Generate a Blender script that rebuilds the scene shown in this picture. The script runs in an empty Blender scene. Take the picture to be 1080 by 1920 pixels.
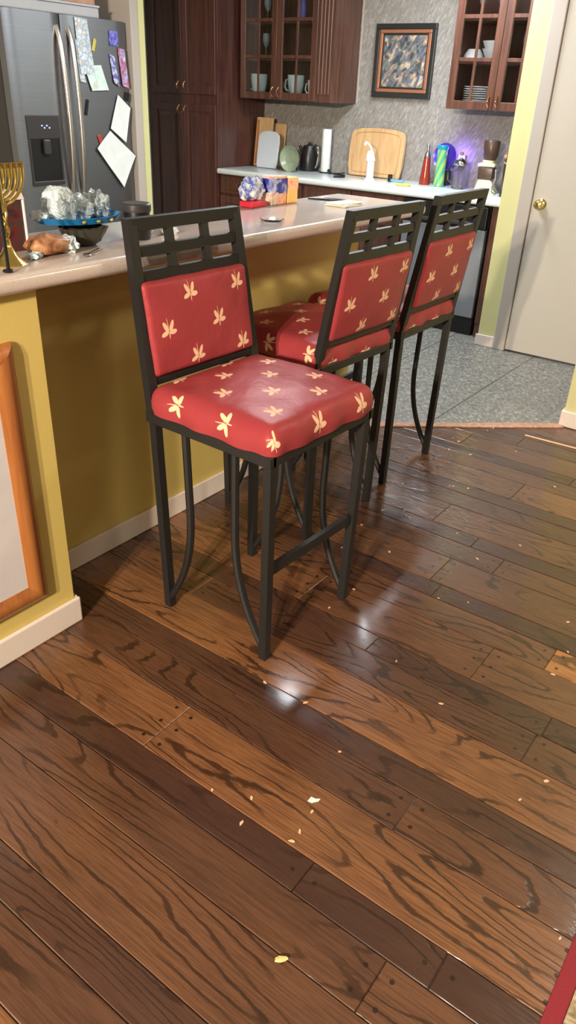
import bpy, bmesh, math, random
from mathutils import Vector, Matrix
random.seed(7)
PI = math.pi
SC = bpy.context.scene
COL = SC.collection

# ------------------------------------------------------------------ helpers
def obj(name, bm, m=None, parent=None, smooth=False, loc=None, uv=None):
    bmesh.ops.recalc_face_normals(bm, faces=bm.faces) if bm.faces else None
    me = bpy.data.meshes.new(name); bm.to_mesh(me); bm.free()
    if m: me.materials.append(m)
    if smooth:
        for p in me.polygons: p.use_smooth = True
        try: me.set_sharp_from_angle(angle=math.radians(38))
        except Exception: pass
    o = bpy.data.objects.new(name, me); COL.objects.link(o)
    if parent: o.parent = parent
    if loc: o.location = loc
    return o
def tag(o, label, cat, group=None):
    o['label'] = label; o['category'] = cat
    if group: o['group'] = group
    return o
def thing(name, label, cat, loc=(0, 0, 0), rz=0, group=None):
    o = bpy.data.objects.new(name, None); COL.objects.link(o)
    o.location = loc; o.rotation_euler = (0, 0, rz); o.empty_display_size = .05
    return tag(o, label, cat, group)
def struct(name, bm, m, smooth=False):
    o = obj(name, bm, m, None, smooth); o['kind'] = 'structure'; return o
def copy_thing(o):
    c = o.copy(); COL.objects.link(c)
    for ch in list(o.children):
        k = ch.copy(); COL.objects.link(k); k.parent = c
        for g in ch.children:
            q = g.copy(); COL.objects.link(q); q.parent = k
    return c
def B(): return bmesh.new()
def box(bm, x0, x1, y0, y1, z0, z1, bev=0, seg=2, M=None):
    t = bmesh.new()
    bmesh.ops.create_cube(t, size=1)
    for v in t.verts:
        v.co = Vector(((x0+x1)/2+v.co.x*(x1-x0), (y0+y1)/2+v.co.y*(y1-y0), (z0+z1)/2+v.co.z*(z1-z0)))
    if bev: bmesh.ops.bevel(t, geom=t.edges[:], offset=bev, segments=seg, affect='EDGES', profile=.5)
    merge(bm, t, M)
def merge(bm, t, M=None):
    mp = {}
    for v in t.verts: mp[v] = bm.verts.new(M @ v.co if M else v.co)
    for f in t.faces:
        try: bm.faces.new([mp[v] for v in f.verts])
        except ValueError: pass
    t.free()
def lathe(bm, prof, c=(0, 0, 0), n=24, M=None):
    rings = []
    for r, z in prof:
        if r < 1e-5:
            p = Vector((c[0], c[1], c[2]+z)); rings.append([bm.verts.new(M @ p if M else p)])
        else:
            R = []
            for i in range(n):
                a = 2*PI*i/n; p = Vector((c[0]+r*math.cos(a), c[1]+r*math.sin(a), c[2]+z))
                R.append(bm.verts.new(M @ p if M else p))
            rings.append(R)
    for a, b in zip(rings, rings[1:]):
        for i in range(n):
            j = (i+1) % n
            if len(a) == 1 and len(b) == 1: continue
            if len(a) == 1: bm.faces.new((a[0], b[i], b[j]))
            elif len(b) == 1: bm.faces.new((a[i], a[j], b[0]))
            else: bm.faces.new((a[i], a[j], b[j], b[i]))
    if len(rings[0]) > 1: bm.faces.new(rings[0])
    if len(rings[-1]) > 1: bm.faces.new(rings[-1])
def solid(r, h, e=.003):
    return [(0, 0), (r-e, 0), (r, e), (r, h-e), (r-e, h), (0, h)]
def tube(bm, pts, r, n=8, square=False, radii=None, up=(0, 0, 1)):
    pts = [Vector(p) for p in pts]; rings = []
    prev = None
    for i, p in enumerate(pts):
        d = (pts[min(i+1, len(pts)-1)]-pts[max(i-1, 0)]).normalized()
        if prev is None:
            u = Vector(up)
            if abs(d.dot(u)) > .95: u = Vector((1, 0, 0))
            a = d.cross(u).normalized()
        else:
            a = (prev-d*prev.dot(d)).normalized()
        prev = a; b = d.cross(a)
        rr = radii[i] if radii else r
        k = 4 if square else n
        R = []
        for j in range(k):
            t = 2*PI*j/k+(PI/4 if square else 0)
            s = rr*(math.sqrt(2) if square else 1)
            R.append(bm.verts.new(p+a*math.cos(t)*s+b*math.sin(t)*s))
        rings.append(R)
    for A, C in zip(rings, rings[1:]):
        for j in range(len(A)):
            q = (j+1) % len(A); bm.faces.new((A[j], A[q], C[q], C[j]))
    bm.faces.new(rings[0]); bm.faces.new(rings[-1])
def sqbar(bm, p, q, w, d, side):
    """straight bar of section w (along side) by d"""
    p, q = Vector(p), Vector(q); t = (q-p).normalized(); s = Vector(side)
    s = (s-t*s.dot(t)).normalized(); n = t.cross(s)
    V = [[bm.verts.new(c+s*w/2*a+n*d/2*b) for a, b in ((1, 1), (-1, 1), (-1, -1), (1, -1))] for c in (p, q)]
    for j in range(4): bm.faces.new((V[0][j], V[0][(j+1) % 4], V[1][(j+1) % 4], V[1][j]))
    bm.faces.new(V[0]); bm.faces.new(V[1][::-1])
def prism(bm, poly, axis, a, b):
    """poly of 2D points; axis 'x','y','z' gives extrusion axis from a to b"""
    def P(u, v, t):
        return {'x': Vector((t, u, v)), 'y': Vector((u, t, v)), 'z': Vector((u, v, t))}[axis]
    A = [bm.verts.new(P(u, v, a)) for u, v in poly]; C = [bm.verts.new(P(u, v, b)) for u, v in poly]
    n = len(poly)
    for i in range(n): bm.faces.new((A[i], A[(i+1) % n], C[(i+1) % n], C[i]))
    bm.faces.new(A); bm.faces.new(C[::-1])
def blob(bm, c, r, seed=0, amp=.15, sub=3, flat=None, fr=1.0):
    t = bmesh.new(); bmesh.ops.create_icosphere(t, subdivisions=sub, radius=1)
    rnd = random.Random(seed); ph = [rnd.uniform(0, 6) for _ in range(6)]
    for v in t.verts:
        n = v.co.normalized()
        k = 1+amp*(math.sin(n.x*3.1*fr+ph[0])*math.sin(n.y*3.7*fr+ph[1])+.6*math.sin(n.z*7*fr+ph[2]+n.x*5*fr)*math.sin(n.y*8*fr+ph[3]))
        v.co = Vector((c[0]+n.x*k*r[0], c[1]+n.y*k*r[1], c[2]+n.z*k*r[2]))
        if flat is not None and v.co.z < flat: v.co.z = flat
    merge(bm, t)

# ------------------------------------------------------------------ materials
class NT:
    def __init__(s, name):
        s.m = bpy.data.materials.new(name); s.m.use_nodes = True
        s.t = s.m.node_tree; s.p = s.t.nodes['Principled BSDF']
    def n(s, typ, **k):
        q = s.t.nodes.new(typ)
        for a, b in k.items(): setattr(q, a, b)
        return q
    def l(s, a, b): s.t.links.new(a, b)
    def put(s, sock, v):
        if hasattr(v, 'is_linked') or isinstance(v, bpy.types.NodeSocket): s.l(v, sock)
        else: sock.default_value = v
    def mth(s, op, a, b=None, c=None, clamp=False):
        q = s.n('ShaderNodeMath', operation=op); q.use_clamp = clamp
        for i, v in enumerate((a, b, c)):
            if v is not None: s.put(q.inputs[i], v)
        return q.outputs[0]
    def vm(s, op, a, b=None):
        q = s.n('ShaderNodeVectorMath', operation=op)
        s.put(q.inputs[0], a)
        if b is not None: s.put(q.inputs[1], b)
        return q.outputs[0]
    def comb(s, x, y, z=0.0):
        q = s.n('ShaderNodeCombineXYZ')
        for i, v in enumerate((x, y, z)): s.put(q.inputs[i], v)
        return q.outputs[0]
    def sep(s, v):
        q = s.n('ShaderNodeSeparateXYZ'); s.l(v, q.inputs[0]); return q.outputs
    def noise(s, vec, scale, detail=2.0, rough=.5, dist=0.0, color=False):
        q = s.n('ShaderNodeTexNoise'); s.l(vec, q.inputs['Vector'])
        q.inputs['Scale'].default_value = scale; q.inputs['Detail'].default_value = detail
        q.inputs['Roughness'].default_value = rough; q.inputs['Distortion'].default_value = dist
        return q.outputs['Color' if color else 'Fac']
    def ss(s, v, a, b, lo=0.0, hi=1.0):
        q = s.n('ShaderNodeMapRange', interpolation_type='SMOOTHSTEP'); s.l(v, q.inputs[0])
        for i, k in enumerate((a, b, lo, hi)): q.inputs[i+1].default_value = k
        return q.outputs[0]
    def mix(s, f, a, b, mode='MIX'):
        q = s.n('ShaderNodeMix', data_type='RGBA', blend_type=mode)
        s.put(q.inputs[0], f)
        for i, v in ((6, a), (7, b)):
            if isinstance(v, tuple): v = (*v[:3], 1.0)
            s.put(q.inputs[i], v)
        return q.outputs[2]
    def ramp(s, f, stops):
        q = s.n('ShaderNodeValToRGB'); s.l(f, q.inputs[0]); e = q.color_ramp.elements
        while len(e) < len(stops): e.new(.5)
        for i, (p, c) in enumerate(stops): e[i].position = p; e[i].color = (*c, 1)
        return q.outputs[0]
    def bump(s, h, strength=.2, dist=.01):
        q = s.n('ShaderNodeBump'); s.l(h, q.inputs['Height']); q.inputs['Strength'].default_value = strength
        q.inputs['Distance'].default_value = dist; s.l(q.outputs[0], s.p.inputs['Normal'])
    def set(s, **k):
        for a, v in k.items():
            a = a.replace('_', ' ')
            if isinstance(v, tuple) and len(v) == 3: v = (*v, 1.0)
            s.put(s.p.inputs[a], v)
        return s
    def obj(s): return s.n('ShaderNodeTexCoord').outputs['Object']
    def geo(s): return s.n('ShaderNodeNewGeometry').outputs['Position']
def c8(r, g, b):
    f = lambda v: ((v/255+.055)/1.055)**2.4 if v > 10 else v/255/12.92
    return (f(r), f(g), f(b))
def plain(name, col, rough=.5, metal=0, var=.06, scale=6, bmp=0, bscale=60, **k):
    s = NT(name); p = s.obj()
    nz = s.noise(p, scale, 3)
    d = tuple(c*(1-var*2) for c in col); h = tuple(min(1, c*(1+var)) for c in col)
    s.set(Base_Color=s.mix(nz, d, h), Roughness=rough, Metallic=metal, **k)
    if bmp: s.bump(s.noise(p, bscale, 3), bmp, .004)
    return s.m
def glass(name, col=(1, 1, 1), rough=.03, alpha=None):
    s = NT(name); p = s.obj()
    s.set(Base_Color=s.mix(s.noise(p, 9), tuple(c*.93 for c in col), col), Roughness=rough, Transmission_Weight=1.0, IOR=1.4)
    return s.m
def emis(name, col, st):
    s = NT(name); p = s.obj()
    s.set(Base_Color=col, Emission_Color=s.mix(s.noise(p, 4), tuple(c*.9 for c in col), col), Emission_Strength=st)
    return s.m

def wall_paint(name, col, scuff=.25):
    s = NT(name); p = s.geo()
    big = s.noise(p, 1.3, 3); base = s.mix(big, tuple(c*.93 for c in col), tuple(min(1, c*1.04) for c in col))
    q = s.noise(p, 26, 2, .5, 1.5); m = s.ss(q, .74, .78); low = s.ss(s.sep(p)[2], .9, .1)
    base = s.mix(s.mth('MULTIPLY', s.mth('MULTIPLY', m, low), scuff*2), base, tuple(c*.45 for c in col))
    s.set(Base_Color=base, Roughness=.42); s.bump(s.noise(p, 220, 2), .12, .002)
    return s.m
M_yel = wall_paint('yellow_paint', c8(210, 186, 108))
M_yel2 = wall_paint('pale_yellow_paint', c8(206, 202, 148), .15)
M_white = wall_paint('white_trim_paint', c8(226, 212, 202), .5)
M_beige = wall_paint('beige_wall_paint', c8(202, 198, 190), .1)
M_ceil = wall_paint('ceiling_paint', c8(225, 220, 208), 0)
M_door = wall_paint('door_paint', c8(192, 184, 173), .15)
M_trimgrey = wall_paint('greige_trim_paint', c8(178, 169, 161), .15)

def stone_wall():
    s = NT('grey_slate_wallboard'); p = s.geo(); X = s.sep(p)
    a = s.mth('ADD', s.mth('MULTIPLY', X[1], .86), s.mth('MULTIPLY', X[2], .5))
    b = s.mth('SUBTRACT', s.mth('MULTIPLY', X[2], .86), s.mth('MULTIPLY', X[1], .5))
    v = s.comb(s.mth('MULTIPLY', a, 9), s.mth('MULTIPLY', b, 2.2), 0.0)
    n1 = s.noise(v, 9, 6, .7, .9); n2 = s.noise(p, 2.2, 4)
    c = s.ramp(n1, [(.3, c8(122, 116, 111)), (.52, c8(150, 145, 140)), (.68, c8(188, 185, 180))])
    c = s.mix(s.mth('MULTIPLY', n2, .35), c, c8(104, 98, 92))
    s.set(Base_Color=c, Roughness=.45); s.bump(n1, .22, .008)
    return s.m
M_stone = stone_wall()
def tile_floor():
    s = NT('grey_slate_floor'); p = s.geo(); X = s.sep(p)
    n1 = s.noise(p, 34, 5, .68, .8); n2 = s.noise(p, 3, 3)
    v = s.comb(s.mth('ADD', s.mth('MULTIPLY', X[0], 10), s.mth('MULTIPLY', X[1], 8)), s.mth('SUBTRACT', s.mth('MULTIPLY', X[1], 26), s.mth('MULTIPLY', X[0], 20)))
    n3 = s.noise(v, 2.4, 3, .6)
    c = s.ramp(s.mth('ADD', s.mth('MULTIPLY', n1, .55), s.mth('MULTIPLY', n3, .45)), [(.37, c8(88, 86, 80)), (.51, c8(124, 122, 116)), (.64, c8(174, 172, 164))])
    c = s.mix(s.mth('MULTIPLY', n2, .25), c, c8(112, 108, 100))
    fy = s.mth('ABSOLUTE', s.mth('SUBTRACT', s.mth('FRACT', s.mth('DIVIDE', s.mth('SUBTRACT', X[1], 1.17), .62)), .5))
    ln = s.ss(fy, .0085, .003)
    c = s.mix(s.mth('MULTIPLY', ln, .8), c, c8(58, 52, 48))
    h = s.mth('SUBTRACT', n1, s.mth('MULTIPLY', ln, .8))
    s.set(Base_Color=c, Roughness=.38); s.bump(h, .5, .006)
    return s.m
M_tile = tile_floor()

def wood_floor():
    s = NT('stained_oak_planks')
    at = s.n('ShaderNodeAttribute', attribute_name='tone'); tc = s.sep(at.outputs['Color'])
    tone, rnd, peg = tc[0], tc[1], tc[2]
    p = s.geo(); X = s.sep(p)
    off = s.mth('MULTIPLY', rnd, 41.0)
    wob = s.noise(s.comb(s.mth('MULTIPLY', X[0], 34), s.mth('MULTIPLY', X[1], 13), off), 1, 3, .6)
    g = s.noise(s.comb(s.mth('MULTIPLY', X[0], 7.5), s.mth('MULTIPLY', X[1], 1.15), off), 1.0, 1.0, .35)
    g = s.mth('ADD', g, s.mth('MULTIPLY', wob, .05))
    dens = s.mth('ADD', 62.0, s.mth('MULTIPLY', s.mth('FRACT', s.mth('MULTIPLY', rnd, 7.3)), 60.0))
    w = s.mth('SINE', s.mth('MULTIPLY', g, dens))
    msk = s.ss(s.noise(s.comb(s.mth('MULTIPLY', X[0], 9), s.mth('MULTIPLY', X[1], 2.2), s.mth('ADD', off, 9.0)), 1, 2), .36, .56)
    line = s.mth('MULTIPLY', s.ss(w, .62, .97), msk)
    fib = s.noise(s.comb(s.mth('MULTIPLY', X[0], 260), s.mth('MULTIPLY', X[1], 9), off), 1, 3, .6)
    blot = s.noise(s.comb(s.mth('MULTIPLY', X[0], 6), s.mth('MULTIPLY', X[1], 2), s.mth('ADD', off, 3.0)), 1, 3)
    t2 = s.mth('ADD', tone, s.mth('MULTIPLY', s.mth('SUBTRACT', blot, .5), .5), clamp=True)
    c = s.ramp(t2, [(0, c8(58, 38, 34)), (.3, c8(80, 54, 41)), (.6, c8(108, 73, 50)), (.85, c8(138, 93, 59)), (1, c8(184, 122, 66))])
    c = s.mix(s.mth('MULTIPLY', s.ss(fib, .38, .66), .5), c, c8(58, 32, 20))
    c = s.mix(s.mth('MULTIPLY', line, .8), c, c8(42, 25, 17))
    c = s.mix(peg, c, c8(30, 18, 13))
    s.set(Base_Color=c, Roughness=s.mth('ADD', .2, s.mth('MULTIPLY', fib, .12)), Coat_Weight=.3, Coat_Roughness=.12)
    h = s.mth('SUBTRACT', s.mth('MULTIPLY', blot, .9), s.mth('ADD', s.mth('MULTIPLY', line, .16), s.mth('MULTIPLY', fib, .22)))
    h = s.mth('ADD', h, s.mth('MULTIPLY', s.noise(s.comb(s.mth('MULTIPLY', X[0], 34), s.mth('MULTIPLY', X[1], 11), off), 1, 2), .5))
    s.bump(h, .42, .007)
    return s.m
M_wood = wood_floor()

def cab_wood(name, dark, lite, rough=.32):
    s = NT(name); p = s.geo(); X = s.sep(p)
    v = s.comb(s.mth('MULTIPLY', X[0], 22), s.mth('MULTIPLY', X[1], 22), s.mth('MULTIPLY', X[2], 1.6))
    n = s.noise(v, 1.6, 5, .6, .4)
    s.set(Base_Color=s.mix(s.ss(n, .3, .7), dark, lite), Roughness=rough, Coat_Weight=.2, Coat_Roughness=.25); s.bump(n, .08, .003)
    return s.m
M_cab = cab_wood('cherry_cabinet_wood', c8(70, 43, 35), c8(98, 63, 50))
M_pan = cab_wood('dark_pantry_wood', c8(62, 34, 30), c8(84, 50, 43))
M_thr = cab_wood('reddish_threshold_wood', c8(160, 116, 94), c8(190, 146, 120))
M_frm = cab_wood('orange_frame_wood', c8(146, 84, 42), c8(178, 112, 60), .28)
M_boardw = cab_wood('maple_board_wood', c8(188, 148, 102), c8(210, 172, 126), .5)

M_black = plain('black_powder_coat', c8(30, 29, 29), .5, .1, bmp=.06, bscale=240)
M_blk = plain('black_plastic', c8(22, 22, 24), .35)
M_dgrey = plain('dark_grey_plastic', c8(52, 50, 50), .4)
M_chrome = plain('chrome', c8(215, 215, 218), .12, 1)
M_copper = plain('coppery_nickel', c8(214, 160, 128), .22, 1)
M_brass = plain('polished_brass', c8(226, 202, 122), .2, 1, bmp=.15, bscale=30)
M_cream = plain('cream_plastic', c8(226, 218, 180), .4)
M_brown = plain('dark_brown_plastic', c8(72, 52, 44), .35)
M_wht = plain('white_plastic', c8(230, 236, 240), .35)
M_blue = plain('blue_glazed_ceramic', c8(38, 120, 180), .2, var=.15)
M_paper = plain('white_paper', c8(226, 230, 228), .7, var=.08, scale=14)
M_glass = glass('clear_glass')
M_darkglass = glass('smoked_brown_glass', c8(190, 130, 90), .08)
M_red = plain('glossy_red_plastic', c8(206, 44, 62), .3)
def brushed():
    s = NT('brushed_stainless'); p = s.geo(); X = s.sep(p)
    n = s.noise(s.comb(s.mth('MULTIPLY', X[0], 3), s.mth('MULTIPLY', X[1], 3), s.mth('MULTIPLY', X[2], 420)), 1, 3)
    s.set(Base_Color=s.mix(n, c8(126, 127, 132), c8(142, 143, 148)), Metallic=1.0, Roughness=.42, Anisotropic=.4, Anisotropic_Rotation=.25)
    return s.m
M_steel = brushed()
def counter(name, a, b, rough):
    s = NT(name); p = s.geo()
    n = s.noise(p, 160, 3, .7); n2 = s.noise(p, 4, 3)
    s.set(Base_Color=s.mix(s.mth('MULTIPLY', n2, .3), s.mix(s.ss(n, .1, .9), a, b), a), Roughness=rough, Coat_Weight=.3, Coat_Roughness=.1)
    return s.m
M_bar = counter('greige_laminate', c8(196, 180, 172), c8(216, 202, 194), .22)
M_top = counter('pale_laminate', c8(206, 214, 212), c8(226, 234, 232), .3)
def marble():
    s = NT('grey_white_board'); p = s.geo()
    n = s.noise(p, 7, 5, .6, .5); d = s.ss(s.noise(p, 40, 2, .5, 1.2), .72, .76)
    s.set(Base_Color=s.mix(s.mth('MULTIPLY', d, .5), s.mix(n, c8(196, 190, 192), c8(224, 218, 220)), c8(120, 116, 120)), Roughness=.4)
    return s.m
M_marble = marble()

def fabric():
    s = NT('crimson_satin_with_gold_bees'); uv = s.n('ShaderNodeUVMap').outputs[0]; U = s.sep(uv)
    PU, PV = .194, .0865
    r = s.mth('DIVIDE', U[1], PV); row = s.mth('FLOOR', r)
    par = s.mth('MODULO', s.mth('ADD', row, 100.0), 2.0)
    cu = s.mth('ADD', s.mth('DIVIDE', U[0], PU), s.mth('MULTIPLY', par, .5))
    x = s.mth('MULTIPLY', s.mth('SUBTRACT', s.mth('FRACT', cu), .5), PU)
    y = s.mth('MULTIPLY', s.mth('SUBTRACT', s.mth('FRACT', r), .5), PV)
    wn = s.noise(uv, 90, 2); x = s.mth('ADD', x, s.mth('MULTIPLY', s.mth('SUBTRACT', wn, .5), .003))
    def ell(cx, cy, ang, a, b):
        ca, sa = math.cos(ang), math.sin(ang)
        dx, dy = s.mth('SUBTRACT', x, cx), s.mth('SUBTRACT', y, cy)
        p = s.mth('DIVIDE', s.mth('ADD', s.mth('MULTIPLY', dx, ca), s.mth('MULTIPLY', dy, sa)), a)
        q = s.mth('DIVIDE', s.mth('SUBTRACT', s.mth('MULTIPLY', dy, ca), s.mth('MULTIPLY', dx, sa)), b)
        return s.mth('ADD', s.mth('POWER', s.mth('ABSOLUTE', p), 2.0), s.mth('POWER', s.mth('ABSOLUTE', q), 2.0))
    d = math.radians
    E_ = [ell(.0095, .0075, d(66), .0165, .0056), ell(-.0105, .0065, d(118), .0155, .0062),
          ell(.0135, -.0085, d(8), .0125, .0066), ell(-.0145, -.011, d(22), .0135, .0062),
          ell(0, -.0165, d(90), .0105, .0016), ell(-.003, .014, d(98), .017, .0010)]
    mn = E_[0]
    for e in E_[1:]: mn = s.mth('MINIMUM', mn, e)
    msk = s.ss(mn, 1.15, .8)
    gold = s.mix(s.noise(uv, 260, 2), c8(220, 166, 128), c8(244, 210, 176))
    weave = s.noise(s.vm('MULTIPLY', uv, (900, 240, 1)), 1, 2)
    red = s.mix(s.noise(uv, 9, 3), c8(140, 51, 56), c8(159, 63, 67))
    s.set(Base_Color=s.mix(msk, red, gold), Roughness=s.mth('ADD', .40, s.mth('MULTIPLY', msk, .15)), Sheen_Weight=.03,
          Sheen_Roughness=.4, Sheen_Tint=c8(255, 130, 120), Specular_IOR_Level=.28, Specular_Tint=c8(255, 170, 160))
    h = s.mth('ADD', s.mth('MULTIPLY', s.noise(uv, 16, 3, .5, .8), 1.0), s.mth('MULTIPLY', weave, .03))
    s.bump(h, .22, .012)
    return s.m
M_fab = fabric()

# ------------------------------------------------------------------ setting
TX, TY = 3.07, 1.71                                     # a point on the diagonal threshold
td = Vector((.66, -.752, 0)).normalized(); tn = Vector((-td.y, td.x, 0))    # normal towards the tile side (+x,+y)
def build_floor():
    bm = B(); col = bm.loops.layers.float_color.new('tone')
    def setc(faces, c):
        for f in faces:
            for l in f.loops: l[col] = (*c, 1)
    widths = [.176, .118, .086]; x = .514-.38*10; k = 0
    known = {}                                           # joints by row edge x: list of y
    for xm, y in [(.98, 1.045), (1.13, .424), (.755, .288), (.85, .518), (.855, .2), (1.51, .267), (1.61, .256), (1.74, .499), (1.89, .343),
                  (1.615, .8), (2.11, .823), (1.99, .775), (2.265, .667), (2.37, .803), (1.74, 1.107), (2.88, .834), (2.5, 1.004), (3.26, 1.246), (3.43, 1.026)]:
        known.setdefault(round(xm, 3), []).append(y)
    rnd = random.Random(11)
    toneof = {0: (.42, .8), 1: (.3, .62), 2: (.05, .3)}
    while x < 7.3:
        w = widths[k % 3]
        js = [y for xm, l in known.items() if x < xm < x+w for y in l]
        if js:
            lo, hi = min(js), max(js); y = hi
            while y < 1.9: y += rnd.uniform(.9, 1.5); js.append(y)
            y = lo
            while y > -3.2: y -= rnd.uniform(.75, 1.3); js.append(y)
        else:
            y = 1.9+rnd.uniform(.1, 1) if .4 < x < 2.9 else 1.9-rnd.uniform(0, 1)
            js = [y]
            if .4 < x < 2.9: y = rnd.uniform(-.9, -.1); js.append(y)
            while y > -3.2: y -= rnd.uniform(.8, 1.5); js.append(y)
        js = sorted([j for j in js if j < 1.9]+[-3.2, 1.9])
        for a, b in zip(js, js[1:]):
            if b-a < .05: continue
            lo, hi = toneof[k % 3]; tn_ = rnd.uniform(lo, hi); rr = rnd.random()
            xm, ym = x+w/2, (a+b)/2
            if 1.82 < xm < 1.95 and b < .36: tn_ = .95
            if 1.65 < xm < 1.83 and b < .52: tn_ = .62
            if xm > 1.95: tn_ *= .8
            g = .0009; e = .0018
            t0 = len(bm.faces)
            z = -.0012
            V = [bm.verts.new(p) for p in ((x+g, a+g, -.006), (x+w-g, a+g, -.006), (x+w-g, b-g, -.006), (x+g, b-g, -.006))]
            W = [bm.verts.new(p) for p in ((x+g, a+g, z), (x+w-g, a+g, z), (x+w-g, b-g, z), (x+g, b-g, z))]
            T = [bm.verts.new(p) for p in ((x+g+e, a+g+e, 0), (x+w-g-e, a+g+e, 0), (x+w-g-e, b-g-e, 0), (x+g+e, b-g-e, 0))]
            fs = [bm.faces.new(T)]
            for i in range(4):
                j = (i+1) % 4
                fs.append(bm.faces.new((W[i], W[j], T[j], T[i]))); fs.append(bm.faces.new((V[i], V[j], W[j], W[i])))
            setc(fs, (tn_, rr, 0))
            for yy in (a+.028, b-.028):                  # walnut pegs near the plank ends
                n = 3 if w > .15 else 2
                if w < .1: n = 1
                for q in range(n):
                    px = x+w*((q+.5)/n if n > 1 else .5)+rnd.uniform(-.004, .004); r = .0052
                    fs = [bm.faces.new([bm.verts.new((px+r*math.cos(t*PI/5), yy+r*math.sin(t*PI/5), .0003)) for t in range(10)])]
                    setc(fs, (.1, rr, .7))
        x += w; k += 1
    V = [bm.verts.new(p) for p in ((-3.3, -3.2, -.005), (7.2, -3.2, -.005), (7.2, 1.9, -.005), (-3.3, 1.9, -.005))]
    setc([bm.faces.new(V)], (0, 0, 1))
    g = bm.verts[:]+bm.edges[:]+bm.faces[:]
    bmesh.ops.bisect_plane(bm, geom=g, plane_co=(TX, TY, 0), plane_no=tn, clear_outer=True)
    g = bm.verts[:]+bm.edges[:]+bm.faces[:]
    bmesh.ops.bisect_plane(bm, geom=g, plane_co=(0, 1.815, 0), plane_no=(0, 1, 0), clear_outer=True)
    me = bpy.data.meshes.new('floor'); bm.to_mesh(me); bm.free(); me.materials.append(M_wood)
    o = bpy.data.objects.new('floor', me); COL.objects.link(o); o['kind'] = 'structure'
    return o
build_floor()
def thr_x(y): return TX+(TY-y)*(td.x/-td.y)
bm = B(); prism(bm, [(-3.3, 1.815), (thr_x(1.815), 1.815), (thr_x(-3.2), -3.2), (7.5, -3.2), (7.5, 5.3), (-3.3, 5.3)], 'z', -.03, 0)
struct('floor_kitchen', bm, M_tile)
# subfloor under everything
bm = B(); box(bm, -3.4, 7.6, -3.3, 5.4, -.12, -.035); struct('floor_slab', bm, M_beige)
bm = B()
L0 = Vector((thr_x(1.80), 1.80, 0))
yy1 = TY-(3.752-TX)*(-td.y/td.x); L1 = Vector((3.752, yy1, 0))
for p, q in ((L0, L0.lerp(L1, .86)), (L0.lerp(L1, .861), L1)):
    sqbar(bm, p+Vector((0, 0, .003)), q+Vector((0, 0, .003)), .050, .012, tn)
bmesh.ops.bevel(bm, geom=bm.edges[:], offset=.003, segments=1, affect='EDGES')
struct('trim_1', bm, M_thr)

# half wall carrying the bar, with the thicker pier at its left
bm = B(); box(bm, -3.2, 3.02, 1.81, 1.95, 0, 1.015); struct('wall_bar', bm, M_yel)
bm = B(); box(bm, -3.2, 1.125, 1.575, 1.8095, 0, 1.015, .003); struct('wall_pier', bm, M_yel)
bm = B(); box(bm, 1.1255, 3.02, 1.798, 1.8095, 0.001, .082, .003); struct('baseboard_bar', bm, M_white)
bm = B(); box(bm, -3.2, 1.137, 1.561, 1.5745, .001, .088, .005); box(bm, 1.1255, 1.137, 1.5755, 1.797, .001, .088, .004); struct('baseboard_pier', bm, M_white)
# kitchen back wall (slate board), fridge wall, wall stub beside the fridge
bm = B(); box(bm, 5.57, 5.7, 1.76, 5.3, 0, 2.44); struct('wall_back', bm, M_stone)
bm = B(); box(bm, -3.3, 5.57, 5.12, 5.25, 0, 2.44); struct('wall_fridge', bm, M_beige)
bm = B(); box(bm, 4.01, 4.078, 4.2, 5.12, 0, 2.44); struct('wall_stub', bm, M_yel2)
bm = B(); box(bm, 3.945, 4.0095, 4.185, 5.12, 0, 2.44, .006); struct('trim_2', bm, M_trimgrey)
# wall with the white door; return wall at the end of the counter
bm = B(); box(bm, 4.82, 4.93, 1.765, 1.885, 0, 2.44); box(bm, 4.93, 5.7, 1.765, 1.885, 0, 2.44)
box(bm, 4.82, 4.93, .80, 1.765, 2.05, 2.44); box(bm, 4.82, 4.93, -3.2, .80, 0, 2.44); struct('wall_right', bm, M_yel2)
bm = B(); box(bm, 4.80, 4.93, 1.682, 1.764, 0, 2.12, .006); box(bm, 4.80, 4.93, .80, 1.764, 2.03, 2.12, .006); struct('trim_3', bm, M_trimgrey)
bm = B(); box(bm, 4.806, 4.819, 1.765, 1.897, .001, .075, .004); struct('baseboard_right', bm, M_white)
d = B(); box(d, 4.815, 4.855, .82, 1.68, .012, 2.028, .002)
door = struct('door_1', d, M_door)
k = B(); Mk = Matrix.Translation((4.815, 1.622, .922)) @ Matrix.Rotation(-PI/2, 4, 'Y')
lathe(k, [(0, 0), (.031, 0), (.032, .004), (.026, .009), (.012, .012), (.010, .03), (.018, .036), (.026, .046), (.0275, .056), (.022, .066), (.010, .071), (0, .072)], n=28, M=Mk)
obj('door_knob', k, M_brass, door, True)
bm = B(); box(bm, 3.762, 3.89, -3.2, .94, 0, 2.44); struct('wall_end', bm, M_yel2)
bm = B(); box(bm, 3.745, 3.761, -3.2, .952, .001, .085, .005); box(bm, 3.761, 3.89, .941, .953, .001, .085, .004); struct('baseboard_end', bm, M_white)
# the rest of the room, behind the camera
bm = B(); box(bm, -3.4, -3.3, -3.3, 5.3, 0, 2.44); struct('wall_left', bm, M_beige)
bm = B(); box(bm, -3.4, 7.5, -3.3, -3.2, 0, 2.44); struct('wall_rear', bm, M_beige)
bm = B(); box(bm, -3.4, 7.6, -3.3, 5.4, 2.44, 2.5); struct('ceiling', bm, M_ceil)
# pale joint strips of the wall boards
bm = B(); box(bm, 5.564, 5.5695, 2.757, 2.762, .92, 1.40); struct('trim_4', bm, M_trimgrey)
bm = B(); box(bm, 5.560, 5.5695, 3.448, 3.458, 1.40, 2.42); struct('trim_5', bm, M_trimgrey)

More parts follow.
